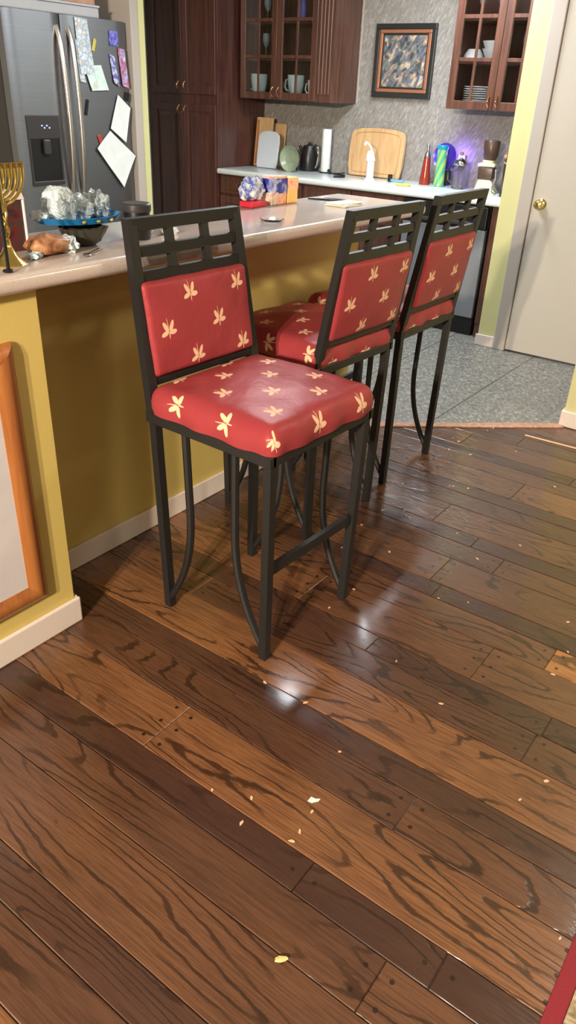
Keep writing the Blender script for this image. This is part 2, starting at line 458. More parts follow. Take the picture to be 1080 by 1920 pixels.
# ------------------------------------------------------------------ bar top
bm = B(); box(bm, -3.2, 3.10, 1.532, 1.99, 1.0155, 1.06, .017, 4)
tag(obj('bar_counter', bm, M_bar, None, True), 'long raised bar counter top with rounded beige edge on the yellow half wall', 'counter')

# ------------------------------------------------------------------ framed board on the pier
t = thing('framed_board', 'pale mottled board in an orange wood frame on the yellow pier wall at left', 'framed board', (.66, 1.575, .148))
fr = B(); x0, x1, H = -.38, .372, .752
def moulding(bm, a, b, ins, dep, inward):
    # profile swept between mitred corners a->b ; inward = unit vector into the frame
    prof = [(0, 0), (0, .006), (.006, .013), (.022, .022), (.042, .019), (.062, .010), (.062, 0)]
    a, b, i = Vector(a), Vector(b), Vector(inward); d = (b-a).normalized()
    A = [bm.verts.new(a+i*p+d*p+Vector((0, -q, 0))) for p, q in prof]
    C = [bm.verts.new(b+i*p-d*p+Vector((0, -q, 0))) for p, q in prof]
    for j in range(len(prof)-1): bm.faces.new((A[j], A[j+1], C[j+1], C[j]))
    bm.faces.new(A); bm.faces.new(C)
y = -.0008
moulding(fr, (x1, y, 0), (x1, y, H), 0, 0, (-1, 0, 0)); moulding(fr, (x0, y, 0), (x0, y, H), 0, 0, (1, 0, 0))
moulding(fr, (x0, y, 0), (x1, y, 0), 0, 0, (0, 0, 1)); moulding(fr, (x0, y, H), (x1, y, H), 0, 0, (0, 0, -1))
obj('frame', fr, M_frm, t, True)
pn = B(); box(pn, x0+.058, x1-.058, -.009, -.002, .058, H-.058); obj('panel', pn, M_marble, t)

# ------------------------------------------------------------------ bar stools
def cushion(w, d, h, n=22, crown=.018, pinch=.0, seed=0, rad=.035, wave=1.0):
    """rounded upholstered pad, uv in metres; local: x width, y depth, z 0..h"""
    bm = B(); uvl = bm.loops.layers.uv.new('UVMap'); rnd = random.Random(seed); ph = [rnd.uniform(0, 6) for _ in range(8)]
    N = n; rows = []; r = rad
    # param: grid over extended domain [-1,1]^2, outer band curls down the side
    K = 6
    ts = [-1-(K-i)*.0 for i in range(0)]
    inner = [-1+2*i/N for i in range(N+1)]
    def edgeprof(k):     # k 0..K from top edge down the side: returns (outset, drop, arclength)
        a = k/K*PI*.62
        return r*math.sin(a), h*(1-math.cos(a))/(1-math.cos(PI*.62)), h*1.15*k/K
    idx = [('e', K-i) for i in range(K)]+[('i', q) for q in inner]+[('E', i+1) for i in range(K)]
    def coord(e, half):
        if e[0] == 'i': return e[1]*(half-r), 0, 0, 0
        o, dr, al = edgeprof(e[1]); s = -1 if e[0] == 'e' else 1
        return s*(half-r), s*o, dr, s*al
    V = {}
    for iy, ey in enumerate(idx):
        for ix, ex in enumerate(idx):
            bx, ox, dx, ax = coord(ex, w/2); by, oy, dy, ay = coord(ey, d/2)
            if ex[0] != 'i' and ey[0] != 'i':
                kx, ky = ex[1], ey[1]; k_ = max(kx, ky); o, dr, al = edgeprof(k_)
                th = math.atan2(ky, kx); X = bx+math.copysign(o*math.cos(th), ox); Y = by+math.copysign(o*math.sin(th), oy); Z = dr
            else: X = bx+ox; Y = by+oy; Z = max(dx, dy)
            u = (bx+ax); v = (by+ay)
            nx, ny = min(1, abs(X)/(w/2)), min(1, abs(Y)/(d/2))
            dome = crown*(1-nx**2.4)*(1-ny**2.4)
            z = h-Z+dome*(1 if Z < h*.5 else 0)
            wr = .0022*(.4+.6*wave)*math.sin(X*31+ph[0]+2*math.sin(Y*17+ph[1]))*math.sin(Y*27+ph[2])
            if Z > 0: 
                wr2 = .004*wave*math.sin((X+Y)*48+ph[3])*Z/h; X *= 1+wr2/(w/2); Y *= 1+wr2/(d/2)
            V[ix, iy] = (bm.verts.new((X, Y, z+wr)), (u, v))
    n_ = len(idx)
    for i in range(n_-1):
        for j in range(n_-1):
            q = [V[i, j], V[i+1, j], V[i+1, j+1], V[i, j+1]]
            f = bm.faces.new([a[0] for a in q])
            for l, a in zip(f.loops, q): l[uvl].uv = a[1]
    per = [V[i, 0][0] for i in range(n_)]+[V[n_-1, j][0] for j in range(1, n_)]+[V[i, n_-1][0] for i in range(n_-2, -1, -1)]+[V[0, j][0] for j in range(n_-2, 0, -1)]
    f = bm.faces.new(per)
    for l in f.loops: l[uvl].uv = (0, 0)
    return bm
def shift_uv(bm, du, dv, flipu=False, flipv=False):
    l = bm.loops.layers.uv[0]
    for f in bm.faces:
        for k in f.loops:
            u, v = k[l].uv; k[l].uv = ((-u if flipu else u)+du, (-v if flipv else v)+dv)
def make_stool():
    t = thing('bar_stool', '', 'bar stool')
    # local: front +y, x width; feet on z=0
    FX, SX, SY, FY = .2, .214, .209, .197
    ZS = .645
    def leg(sx, sy):
        bm = B()
        foot = Vector((sx*FX, sy*FY, .0)); top = Vector((sx*SX, sy*SY, ZS))
        sqbar(bm, foot, top, .025, .025, (1, 0, 0))
        # curved flat brace running down beside the leg and curling into its foot
        pts = []; o = .118
        for i in range(25):
            z = ZS-(ZS-.028)*i/24; a = max(0, (.40-z)/.372); k_ = z/ZS
            pts.append(Vector((sx*(FX+(SX-FX)*k_), sy*(FY+(SY-FY)*k_-o*(1-a**2.3)), z)))
        tube(bm, pts, .0115, 8)
        bmesh.ops.remove_doubles(bm, verts=bm.verts, dist=1e-6)
        return bm
    for sx in (-1, 1):
        for sy in (-1, 1): obj('leg', leg(sx, sy), M_black, t)
    bm = B(); hw, hd = .222, .213
    for s in (-1, 1):
        box(bm, -hw, hw, s*hd-.0125, s*hd+.0125, ZS-.008, ZS+.022, .002, 1)
        box(bm, s*hw-.0125, s*hw+.0125, -hd-.0125, hd+.0125, ZS-.0085, ZS+.0225, .002, 1)
    obj('seat_frame', bm, M_black, t)
    bm = B(); sqbar(bm, (-FX+.004, FY+.002, .305), (FX-.004, FY+.002, .305), .03, .016, (0, 0, 1)); obj('stretcher', bm, M_black, t)
    # back posts lean away from the seat above the frame
    def bp(s, z):
        k = (z-.667)/(1.158-.667); return Vector((s*(.217-.021*k), -.211-.080*k, z))
    for s in (-1, 1):
        bm = B(); w_ = .015
        rs = [[bm.verts.new((p.x+a*w_, p.y+b*.0125, p.z)) for a, b in ((1, 1), (-1, 1), (-1, -1), (1, -1))] for p in (Vector((s*.215, -.209, .636)), bp(s, .667), bp(s, 1.158))]
        for A_, C_ in zip(rs, rs[1:]):
            for i in range(4): bm.faces.new((A_[i], A_[(i+1) % 4], C_[(i+1) % 4], C_[i]))
        bm.faces.new(rs[0]); bm.faces.new(rs[2]); obj('back_post', bm, M_black, t)
    bm = B()
    def rail(z0, z1, dep=.018):
        a, b = bp(-1, z0), bp(-1, z1); c, e = bp(1, z0), bp(1, z1)
        sqbar(bm, (a+b)/2, (c+e)/2, z1-z0, dep, (0, 0, 1))
    rail(1.127, 1.158, .025); rail(1.064, 1.090); rail(1.0, 1.030)
    for k in (-1, 1):
        for z0, z1 in ((1.028, 1.066), (1.088, 1.129)):
            y0, y1 = bp(1, z0).y, bp(1, z1).y
            sqbar(bm, (k*.067, y0, z0), (k*.067, y1, z1), .023, .016, (1, 0, 0))
    # small gussets that round the corners of the openings
    cols = [(-.187, -.0785), (-.0555, .0555), (.0785, .187)]
    for (a, b) in cols:
        for (z0, z1) in ((1.030, 1.064), (1.090, 1.127)):
            for (cx, sx) in ((a, 1), (b, -1)):
                for (cz, sz) in ((z0, 1), (z1, -1)):
                    yy = bp(1, cz).y; g = .007
                    prism(bm, [(cx-sx*.001, cz-sz*.001), (cx+sx*g, cz-sz*.001), (cx+sx*g*.3, cz+sz*g*.3), (cx-sx*.001, cz+sz*g)], 'y', yy-.007, yy+.007)
    obj('back_lattice', bm, M_black, t)
    bm = B(); rail(.735, .756); obj('lower_rail', bm, M_black, t)
    cu = cushion(.480, .464, .072, seed=3, crown=.016, rad=.042)
    shift_uv(cu, .045, .02, flipu=True, flipv=True)
    o = obj('seat', cu, M_fab, t, True); o.location = (0, .006, ZS+.0225)
    cb = cushion(.404, .25, .024, seed=5, crown=.010, n=18, rad=.014, wave=.25)
    shift_uv(cb, .045, .047)
    c2 = cushion(.404, .25, .024, seed=9, crown=.010, n=18, rad=.014, wave=.25); shift_uv(c2, .045, .047, flipu=True)
    ul = cb.loops.layers.uv[0]; u2_ = c2.loops.layers.uv[0]; mp = {v: cb.verts.new((v.co.x, v.co.y, -v.co.z)) for v in c2.verts}
    for f_ in c2.faces:
        nf = cb.faces.new([mp[v] for v in reversed(f_.verts)])
        for l_, q_ in zip(nf.loops, reversed(f_.loops[:])): l_[ul].uv = q_[u2_].uv
    c2.free(); bmesh.ops.remove_doubles(cb, verts=cb.verts, dist=.0004)
    bmesh.ops.delete(cb, geom=[f_ for f_ in cb.faces if len(f_.verts) > 8], context='FACES')
    o = obj('backrest', cb, M_fab, t, True)
    # stand it up: local y -> up, local z -> outward (toward the back side, -y)
    ang = math.atan2(.080, .49)
    o.location = (0, -.211-.080*((.879-.667)/.49), .879); o.rotation_euler = (PI/2+ang, 0, 0)
    return t
stool = make_stool()
LBL = ['black metal bar stool with red cushions turned to face the room, nearest the yellow pier',
       'middle bar stool, its lattice back to the room and red seat under the bar',
       'red cushioned bar stool farthest from the yellow pier, by the grey slate floor']
POS = [(1.558, 1.205, PI-.035), (2.198, 1.502, -.045), (2.770, 1.520, .0)]
for i, (x, y, a) in enumerate(POS):
    s_ = stool if i == 0 else copy_thing(stool)
    s_.location = (x, y, 0); s_.rotation_euler = (0, 0, a); s_['label'] = LBL[i]; s_['group'] = 'bar stools along the counter'

# ------------------------------------------------------------------ cabinets
def pull(parent, x, y, z, L=.06, m=None, name='handle'):
    bm = B(); pts = []
    for i in range(9):
        a = i/8; pts.append((x-.004-.022*math.sin(PI*a)**.7, y, z-L/2+L*a))
    tube(bm, pts, .005, 8, radii=[.0065]+[.005]*2+[.0062]*3+[.005]*2+[.0065])
    obj(name, bm, m or M_copper, parent, True)
def face_door(parent, x, y0, y1, z0, z1, m, knob=None, st=.055, name='door'):
    """raised panel door in plane x, facing -x (front face at x-.02)"""
    bm = B(); f = x-.02
    box(bm, f, x-.0005, y0, y0+st, z0, z1, .002, 1); box(bm, f, x-.0005, y1-st, y1, z0, z1, .002, 1)
    box(bm, f, x-.0005, y0+st, y1-st, z0, z0+st, .002, 1); box(bm, f, x-.0005, y0+st, y1-st, z1-st, z1, .002, 1)
    a, b, c, d = y0+st, y1-st, z0+st, z1-st
    box(bm, f+.010, x-.001, a-.002, b+.002, c-.002, d+.002)
    if b-a > .1 and d-c > .1:
        O = [bm.verts.new((f+.010, *p)) for p in ((a+.012, c+.012), (b-.012, c+.012), (b-.012, d-.012), (a+.012, d-.012))]
        I = [bm.verts.new((f+.002, *p)) for p in ((a+.04, c+.04), (b-.04, c+.04), (b-.04, d-.04), (a+.04, d-.04))]
        for i in range(4): bm.faces.new((O[i], O[(i+1) % 4], I[(i+1) % 4], I[i]))
        bm.faces.new(I)
    o = obj(name, bm, m, parent)
    if knob: pull(o, f, knob[0], knob[1])
    return o
def glass_door(parent, x, y0, y1, z0, z1, m, knob, rows=3):
    bm = B(); f = x-.02; st = .05
    box(bm, f, x-.0005, y0, y0+st, z0, z1, .003, 1); box(bm, f, x-.0005, y1-st, y1, z0, z1, .003, 1)
    box(bm, f, x-.0005, y0+st, y1-st, z0, z0+st, .003, 1); box(bm, f, x-.0005, y0+st, y1-st, z1-st, z1, .003, 1)
    ym = (y0+y1)/2; box(bm, f+.002, x-.006, ym-.009, ym+.009, z0+st, z1-st, .002, 1)
    for r in range(1, rows):
        z = z0+st+(z1-z0-2*st)*r/rows; box(bm, f+.0025, x-.0065, y0+st, y1-st, z-.011, z+.011, .002, 1)
    o = obj('door', bm, m, parent)
    g = B(); box(g, x-.010, x-.007, y0+st-.004, y1-st+.004, z0+st-.004, z1-st+.004); obj('glass_pane', g, M_glass, o)
    pull(o, f, knob[0], knob[1])
SHZ = [1.42, 1.675, 1.91]
def glass_cabinet(label, y0, y1, yd, filler=None):
    t = thing('wall_cabinet', label, 'cabinet', (0, 0, 0))
    bm = B(); X0, X1, Z0, Z1 = 5.22, 5.557, 1.40, 2.24
    box(bm, X0, X1, y0, y0+.018, Z0, Z1); box(bm, X0, X1, y1-.018, y1, Z0, Z1)
    box(bm, X1-.01, X1, y0+.018, y1-.018, Z0, Z1)
    for z in (Z0, Z1-.018): box(bm, X0, X1-.01, y0+.018, y1-.018, z, z+.018)
    for z in SHZ[1:]: box(bm, X0+.012, X1-.01, y0+.018, y1-.018, z-.016, z)
    obj('cabinet_body', bm, M_cab, t)
    glass_door(t, X0, y0+.002, yd-.0015, Z0, 2.20, M_cab, (yd-.028, 1.452))
    glass_door(t, X0, yd+.0015, y1-.002, Z0, 2.20, M_cab, (yd+.028, 1.452))
    bm = B(); box(bm, X0-.045, X1, y0-.0 if filler is None else filler[0], y1, 2.2405, 2.32, .012); obj('crown_moulding', bm, M_cab, t)
    if filler:
        bm = B(); a, b = filler; box(bm, X0-.006, X1, a, b-.0005, Z0-.004, Z1)
        nfl = 4
        for i in range(nfl):
            c = a+.022+(b-a-.044)*i/(nfl-1); tube(bm, [(X0-.007, c, Z0+.05), (X0-.007, c, Z1-.04)], .0085, 8)
        obj('fluted_pilaster', bm, M_cab, t)
    return t
glass_cabinet('glass-doored wall cabinet beside the tall pantry, with fluted pilaster on its right', 3.60, 4.32, 3.965, (3.465, 3.60))
glass_cabinet('glass-doored wall cabinet right of the framed painting, by the yellow wall', 1.892, 2.527, 2.195)
# pantry
t = thing('pantry_cabinet', 'tall dark brown pantry cupboard with four raised panel doors between fridge and counter', 'cabinet')
bm = B(); box(bm, 4.97, 5.56, 4.352, 5.10, 0.0, 2.43, .003); obj('cabinet_body', bm, M_pan, t)
for (a, b, kx) in ((4.36, 4.703, 4.672), (4.707, 5.05, 4.742)):
    face_door(t, 4.9695, a, b, 1.412, 2.40, M_pan, (kx, 1.467)); face_door(t, 4.9695, a, b, .10, 1.345, M_pan, (kx, 1.30))
# base cabinets
def base_cab(label, y0, y1, units):
    t = thing('base_cabinet', label, 'cabinet')
    bm = B(); box(bm, 5.0, 5.56, y0, y1, .11, .858); box(bm, 5.05, 5.55, y0, y1, 0.0, .11); obj('cabinet_body', bm, M_cab, t)
    w = (y1-y0)/units
    for i in range(units):
        a, b = y0+i*w+.006, y0+(i+1)*w-.006
        d = B(); box(d, 4.981, 4.9995, a, b, .715, .85, .004, 1); box(d, 4.977, 4.982, a+.035, b-.035, .745, .82, .002, 1)
        o = obj('drawer', d, M_cab, t); pull(o, 4.977, (a+b)/2, .783, .05)
        face_door(t, 4.9995, a, b, .125, .70, M_cab, (a+.04 if i % 2 else b-.04, .64))
base_cab('brown base cabinet under the pale worktop next to the pantry', 3.52, 4.345, 2)
base_cab('brown base cabinet under the pale worktop, left of the grey dishwasher', 2.645, 3.515, 2)
t = thing('dishwasher', 'grey dishwasher with black control strip under the worktop at the yellow wall end', 'dishwasher')
bm = B(); box(bm, 5.0, 5.55, 2.005, 2.635, .0, .855); obj('body', bm, M_blk, t)
bm = B(); box(bm, 4.965, 4.9995, 2.01, 2.63, .125, .705, .004); obj('door', bm, plain('grey_appliance_enamel', c8(128, 130, 136), .35), t)
bm = B(); box(bm, 4.958, 4.9995, 2.01, 2.63, .709, .85, .006); obj('control_panel', bm, M_blk, t)
bm = B(); box(bm, 4.946, 4.9575, 2.12, 2.52, .725, .75, .004); obj('handle', bm, M_dgrey, t)
bm = B(); box(bm, 4.985, 4.9995, 2.01, 2.63, .002, .12, .002); obj('toe_kick', bm, M_blk, t)
bm = B(); box(bm, 4.97, 5.55, 1.89, 1.985, .10, .857, .002); box(bm, 4.98, 5.5, 1.89, 1.985, .0, .0995)
tag(obj('end_panel', bm, M_cab), 'narrow brown end panel between dishwasher and yellow wall', 'cabinet panel')
bm = B(); box(bm, 4.945, 5.568, 1.888, 4.350, .8595, .9, .014, 3)
tag(obj('worktop', bm, M_top, None, True), 'long pale laminate kitchen worktop along the grey slate wall', 'worktop')

# ------------------------------------------------------------------ refrigerator
t = thing('refrigerator', 'stainless side-by-side refrigerator with ice dispenser behind the bar', 'refrigerator', (3.46, 4.2, 0))
bm = B(); box(bm, -.455, .455, .075, .80, .03, 1.785, .006); box(bm, -.44, .44, .1, .78, 0, .03); obj('body', bm, M_dgrey, t)
def fdoor(x0, x1, name):
    bm = B(); n = 10; pts = []
    for i in range(n+1):
        a = i/n; x = x0+(x1-x0)*a; e = min(1, (1-abs(2*a-1))*6); pts.append((x, .07-.055-.015*math.sin(PI*min(1, max(0, e))/2)))
    poly = [(x0, .07)]+pts+[(x1, .07)]
    prism(bm, poly, 'z', .05, 1.80)
    return bm
fz = fdoor(-.455, -.063, 'd')
dl = obj('freezer_door', fz, M_steel, t, True)
dr = obj('fridge_door', fdoor(-.055, .455, 'd'), M_steel, t, True)
def fhandle(x, par):
    bm = B(); pts = []
    for i in range(17):
        a = i/16; z = .80+.94*a; pts.append((x, .004-.052*math.sin(PI*a)**.5 if 0 < a < 1 else .004, z))
    tube(bm, pts, .0145, 10); obj('handle', bm, plain('satin_steel', c8(216, 210, 204), .28, 1), par, True)
fhandle(-.095, dl); fhandle(-.010, dr)
# dispenser: frame around a recess
bm = B(); xa, xb, za, zb = -.385, -.145, .90, 1.275
box(bm, xa, xb, -.008, .002, zb-.13, zb, .004); box(bm, xa, xa+.014, -.008, .002, za, zb-.13, .003); box(bm, xb-.014, xb, -.008, .002, za, zb-.13, .003); box(bm, xa, xb, -.012, .002, za-.012, za+.012, .004)
disp = obj('dispenser_panel', bm, M_dgrey, dl)
bm = B(); n = 8
P = [[bm.verts.new((xa+.014+(xb-xa-.028)*i/n, -.0008-.002*math.sin(PI*i/n), z)) for i in range(n+1)] for z in (za+.012, zb-.13)]
for i in range(n): bm.faces.new((P[0][i], P[0][i+1], P[1][i+1], P[1][i]))
obj('recess', bm, M_blk, disp)
bm = B(); box(bm, -.29, -.24, -.03, -.008, 1.06, 1.145, .008); obj('paddle', bm, M_dgrey, disp)
bm = B()
for i in range(4): box(bm, -.285+i*.018, -.275+i*.018, -.0095, -.0085, 1.215-.012*(i % 2), 1.222-.012*(i % 2))
obj('display', bm, emis('blue_indicator', (.25, .3, 1), 2.5), disp)

def sheet(name, label, cat, pts, m, y=4.196, th=.0015, bend=.006, seed=0, group=None):
    """paper on the fridge door: pts (x,z) quad, gently curled"""
    bm = B(); n = 6; a, b, c, d = [Vector((p[0], 0, p[1])) for p in pts]; G = {}
    for i in range(n+1):
        for j in range(n+1):
            u, v = i/n, j/n; p = (a*(1-u)+b*u)*(1-v)+(d*(1-u)+c*u)*v
            p.y = y-bend*(v*v*.8+.3*math.sin(u*3+seed)**2)-.0005; G[i, j] = p
    top = {k: bm.verts.new(p+Vector((0, -th, 0))) for k, p in G.items()}; bot = {k: bm.verts.new(p) for k, p in G.items()}
    for i in range(n):
        for j in range(n):
            bm.faces.new([top[i, j], top[i+1, j], top[i+1, j+1], top[i, j+1]]); bm.faces.new([bot[i, j+1], bot[i+1, j+1], bot[i+1, j], bot[i, j]])
    for i in range(n):
        bm.faces.new([bot[i, 0], bot[i+1, 0], top[i+1, 0], top[i, 0]]); bm.faces.new([top[i, n], top[i+1, n], bot[i+1, n], bot[i, n]])
        bm.faces.new([top[0, i], top[0, i+1], bot[0, i+1], bot[0, i]]); bm.faces.new([bot[n, i], bot[n, i+1], top[n, i+1], top[n, i]])
    return tag(obj(name, bm, m, None, True), label, cat, group)
def patchy(name, cols, scale=30, rough=.4, seed=0.0, metal=0.0, stretch=(1, 1, 1)):
    s = NT(name); p = s.vm('MULTIPLY', s.vm('ADD', s.geo(), (seed, seed, seed)), stretch)
    n = s.noise(p, scale, 2, .5, .5)
    k = len(cols); st = [(.3+.4*i/(k-1), c) for i, c in enumerate(cols)]
    s.set(Base_Color=s.ramp(n, st), Roughness=rough, Metallic=metal); return s.m
M_photo = patchy('printed_photo_a', [c8(170, 190, 205), c8(225, 234, 240), c8(150, 180, 205), c8(214, 196, 190), c8(235, 240, 244)], 34, .25)  # glare on the top print is painted in as bluish white
M_photo2 = patchy('printed_photo_b', [c8(200, 220, 225), c8(225, 235, 235), c8(190, 225, 215), c8(220, 190, 180)], 22, .3, 3.0)
M_photo3 = patchy('printed_photo_c', [c8(60, 66, 90), c8(210, 214, 226), c8(84, 84, 180), c8(206, 140, 100)], 22, .3, 5.0)
M_photo4 = patchy('printed_photo_d', [c8(215, 210, 220), c8(160, 140, 190), c8(190, 60, 70), c8(205, 200, 220)], 22, .3, 8.0)
sheet('photo_print', 'bluish glare-whitened photo print at the top of the fridge door beside the handle', 'photo', [(3.50, 1.795), (3.595, 1.79), (3.625, 1.50), (3.51, 1.50)], M_photo)
sheet('photo_print', 'narrow pale strip print tucked behind the top fridge photo', 'photo', [(3.492, 1.68), (3.515, 1.68), (3.548, 1.455), (3.505, 1.46)], M_photo, 4.199)
sheet('photo_print', 'light greenish photo print hanging below the top fridge photos', 'photo', [(3.545, 1.545), (3.68, 1.555), (3.727, 1.419), (3.59, 1.412)], M_photo2, 4.194)
sheet('photo_card', 'dark photo card in blue and orange at the right of the fridge door', 'photo', [(3.755, 1.62), (3.80, 1.605), (3.825, 1.44), (3.778, 1.462)], M_photo3)
sheet('photo_card', 'red and lilac photo card near the right edge of the fridge door', 'photo', [(3.83, 1.655), (3.885, 1.65), (3.908, 1.43), (3.85, 1.449)], M_photo4)
sheet('paper_sheet', 'upper folded white paper sheet on the fridge door', 'paper', [(3.802, 1.394), (3.905, 1.32), (3.846, 1.115), (3.718, 1.20)], M_paper, 4.192, seed=1)
sheet('paper_sheet', 'lower tilted square white paper hanging at the right of the fridge door', 'paper', [(3.717, 1.186), (3.93, 1.03), (3.801, .84), (3.59, 1.085)], M_paper, 4.196, bend=.012, seed=2)
def magnet(label, x, z, w, h, m, rot=0):
    bm = B(); box(bm, -w/2, w/2, -.006, 0, -h/2, h/2, .002)
    o = obj('fridge_magnet', bm, m); o.location = (x, 4.1985, z); o.rotation_euler = (0, rot, 0); tag(o, label, 'magnet')
magnet('blue-violet square magnet at the top right of the fridge door', 3.80, 1.705, .07, .08, patchy('blue_magnet', [c8(60, 60, 150), c8(90, 90, 190), c8(150, 150, 210)], 60))
magnet('small yellow magnet beside the top photo on the fridge', 3.637, 1.66, .022, .07, plain('yellow_enamel', c8(200, 190, 90), .4), .35)
magnet('small black hook magnet below the fridge photos', 3.541, 1.32, .02, .09, M_blk, .25)
magnet('red magnet at the corner of the lower white paper', 3.632, 1.135, .03, .06, plain('red_enamel', c8(170, 60, 50), .4), -.4)
magnet('black magnet clip above the upper white paper', 3.885, 1.385, .035, .05, M_blk, .3)
t = thing('storage_box', 'shallow pale grey storage box lying on top of the fridge', 'box', (3.35, 4.21, 1.80))
bm = B(); box(bm, -.42, .36, .0, .5, 0.001, .055, .008); obj('box_base', bm, plain('pale_grey_plastic', c8(176, 178, 184), .4), t)
bm = B(); box(bm, -.425, .365, -.004, .505, .0555, .068, .004); obj('lid', bm, plain('pale_grey_lid', c8(186, 188, 194), .4), t)
t = thing('wooden_tray', 'reddish wooden box frame standing on the storage box above the fridge', 'wooden box', (3.35, 4.22, 1.869))
bm = B()
for a, b, c, d in ((-.36, .34, 0, .03), (-.36, .34, .20, .23), (-.36, -.32, .03, .20), (.30, .34, .03, .20)): box(bm, a, b, 0, .16, c, d, .003)
obj('frame', bm, M_thr, t)
bm = B(); box(bm, -.32, .30, .03, .04, .03, .20); obj('panel', bm, patchy('printed_panel', [c8(150, 110, 90), c8(196, 170, 150), c8(170, 130, 110)], 30), t)

# ------------------------------------------------------------------ painting
t = thing('framed_painting', 'small framed abstract painting in dark and copper frame on the slate wall', 'painting', (5.57, 3.075, 1.68))
def pic():
    w, h = .243, .232
    def ring(name, a, b, d, m):
        bm = B(); (w0, h0), (w1, h1) = a, b
        box(bm, -d, -.001, -w0, w0, h1, h0, .003); box(bm, -d, -.001, -w0, w0, -h0, -h1, .003)
        box(bm, -d, -.001, -w0, -w1, -h1, h1, .003); box(bm, -d, -.001, w1, w0, -h1, h1, .003); obj(name, bm, m, t)
    ring('outer_frame', (w, h), (w-.034, h-.034), .03, plain('black_green_lacquer', c8(34, 36, 36), .35))
    ring('inner_frame', (w-.035, h-.035), (w-.058, h-.058), .024, M_copper2)
    ring('liner', (w-.059, h-.059), (w-.070, h-.070), .016, plain('dark_liner', c8(40, 40, 42), .5))
    s = NT('abstract_oil_paint'); p = s.geo(); X = s.sep(p)
    a = s.mth('ADD', s.mth('MULTIPLY', X[1], 9), s.mth('MULTIPLY', X[2], 5)); b = s.mth('SUBTRACT', s.mth('MULTIPLY', X[2], 5), s.mth('MULTIPLY', X[1], 2))
    n = s.noise(s.comb(a, b), 2.6, 3, .55, .8); n2 = s.noise(s.comb(b, a), 3.1, 2)
    c = s.ramp(n, [(.34, c8(48, 50, 52)), (.45, c8(84, 84, 88)), (.52, c8(120, 130, 122)), (.58, c8(176, 120, 84)), (.64, c8(196, 190, 170)), (.72, c8(110, 124, 146))])
    c = s.mix(s.ss(n2, .45, .65), c, s.mix(n, c8(56, 56, 60), c8(120, 130, 150)))
    s.set(Base_Color=c, Roughness=.4); s.bump(n, .3, .004)
    bm = B(); box(bm, -.012, -.002, -(w-.0705), w-.0705, -(h-.0705), h-.0705); obj('canvas', bm, s.m, t)
M_copper2 = plain('copper_leaf_moulding', c8(168, 112, 84), .35, .4)
pic()

# ------------------------------------------------------------------ things on the worktop
ZW = .9005
def lathed(name, label, cat, loc, prof, m, n=24, group=None):
    bm = B(); lathe(bm, prof, n=n); o = obj(name, bm, m, None, True); o.location = loc
    return tag(o, label, cat, group)
# boards at the pantry end
t = thing('cutting_board', 'tall wooden cutting board leaning by the pantry side behind a white board', 'cutting board', (5.40, 4.25, ZW))
bm = B(); Mx = Matrix.Rotation(.12, 4, 'Y')
box(bm, 0, .018, -.085, .085, .003, .37, .006, 2, Mx); obj('board', bm, M_boardw, t)
bm = B(); box(bm, -.006, -.0005, .05, .068, .02, .35, .002, 1, Mx); obj('edge_strip', bm, M_frm, t)
t = thing('cutting_board', 'wavy-edged light wooden board against the slate wall behind the white board', 'cutting board', (5.5, 4.17, ZW))
bm = B(); box(bm, 0, .016, -.07, .07, .004, .33, .008, 2, Matrix.Rotation(.12, 4, 'Y')); obj('board', bm, M_boardw, t)
bm = B(); pl = [(-.096, .004), (.096, .004), (.104, .03), (.108, .2), (.100, .25), (.07, .272), (0, .280), (-.07, .272), (-.100, .25), (-.108, .2), (-.104, .03)]
prism(bm, pl, 'x', 0, .014)
bmesh.ops.bevel(bm, geom=bm.edges[:], offset=.003, segments=1, affect='EDGES')
o = obj('cutting_board', bm, plain('grey_white_plastic', c8(196, 204, 212), .4)); o.location = (5.31, 4.13, ZW); o.rotation_euler = (0, .16, 0)
tag(o, 'white plastic cutting board leaning between the wooden boards and the glasses', 'cutting board')
gl = [(0, 0), (.024, 0), (.027, .003), (.031, .12), (.029, .12), (.025, .006), (0, .006)]
g0 = lathed('drinking_glass', 'left of the two clear glasses beside the white plastic board', 'glass', (5.36, 4.005, ZW), gl, M_glass, group='glasses on the worktop')
g1 = copy_thing(g0); g1.location = (5.40, 3.94, ZW); g1.scale = (1.1, 1.1, 1.25); g1['label'] = 'taller clear glass beside the green bowl'
bm = B(); box(bm, -.02, .02, -.02, .02, 0, .11, .006); lathe(bm, [(.008, 0), (.008, .03), (0, .03)], (0, 0, .109), 10)
o = obj('squeeze_bottle', bm, M_red, None, True); o.location = (5.5, 4.055, ZW); o.scale = (.8, .8, 1.1); tag(o, 'small red squeeze bottle behind the clear glasses', 'bottle')
t = thing('salad_bowl', 'pale green ridged bowl standing on edge in front of the kettle', 'bowl', (5.30, 3.85, ZW))
bm = B(); lathe(bm, [(.03, 0), (.065, .008), (.088, .035), (.094, .05), (.09, .05), (.084, .037), (.06, .014), (0, .01)], n=28, M=Matrix.Translation((0, 0, .0935)) @ Matrix.Rotation(-PI/2, 4, 'Y'))
obj('bowl', bm, plain('sage_glaze', c8(150, 164, 140), .3, var=.2, scale=20), t, True)
bm = B(); tube(bm, [(.01, -.04, .003), (.012, -.03, .05), (.01, -.01, .09)], .006); tube(bm, [(.01, .04, .003), (.012, .03, .05), (.01, .01, .09)], .006); obj('stand', bm, M_blk, t)
t = thing('electric_kettle', 'black kettle with chrome handle left of the paper towel roll', 'kettle', (5.475, 3.815, ZW))
bm = B(); lathe(bm, [(0, 0), (.07, 0), (.074, .01), (.066, .12), (.05, .17), (.045, .185), (.012, .195), (.012, .21), (0, .212)]); obj('body', bm, M_blk, t, True)
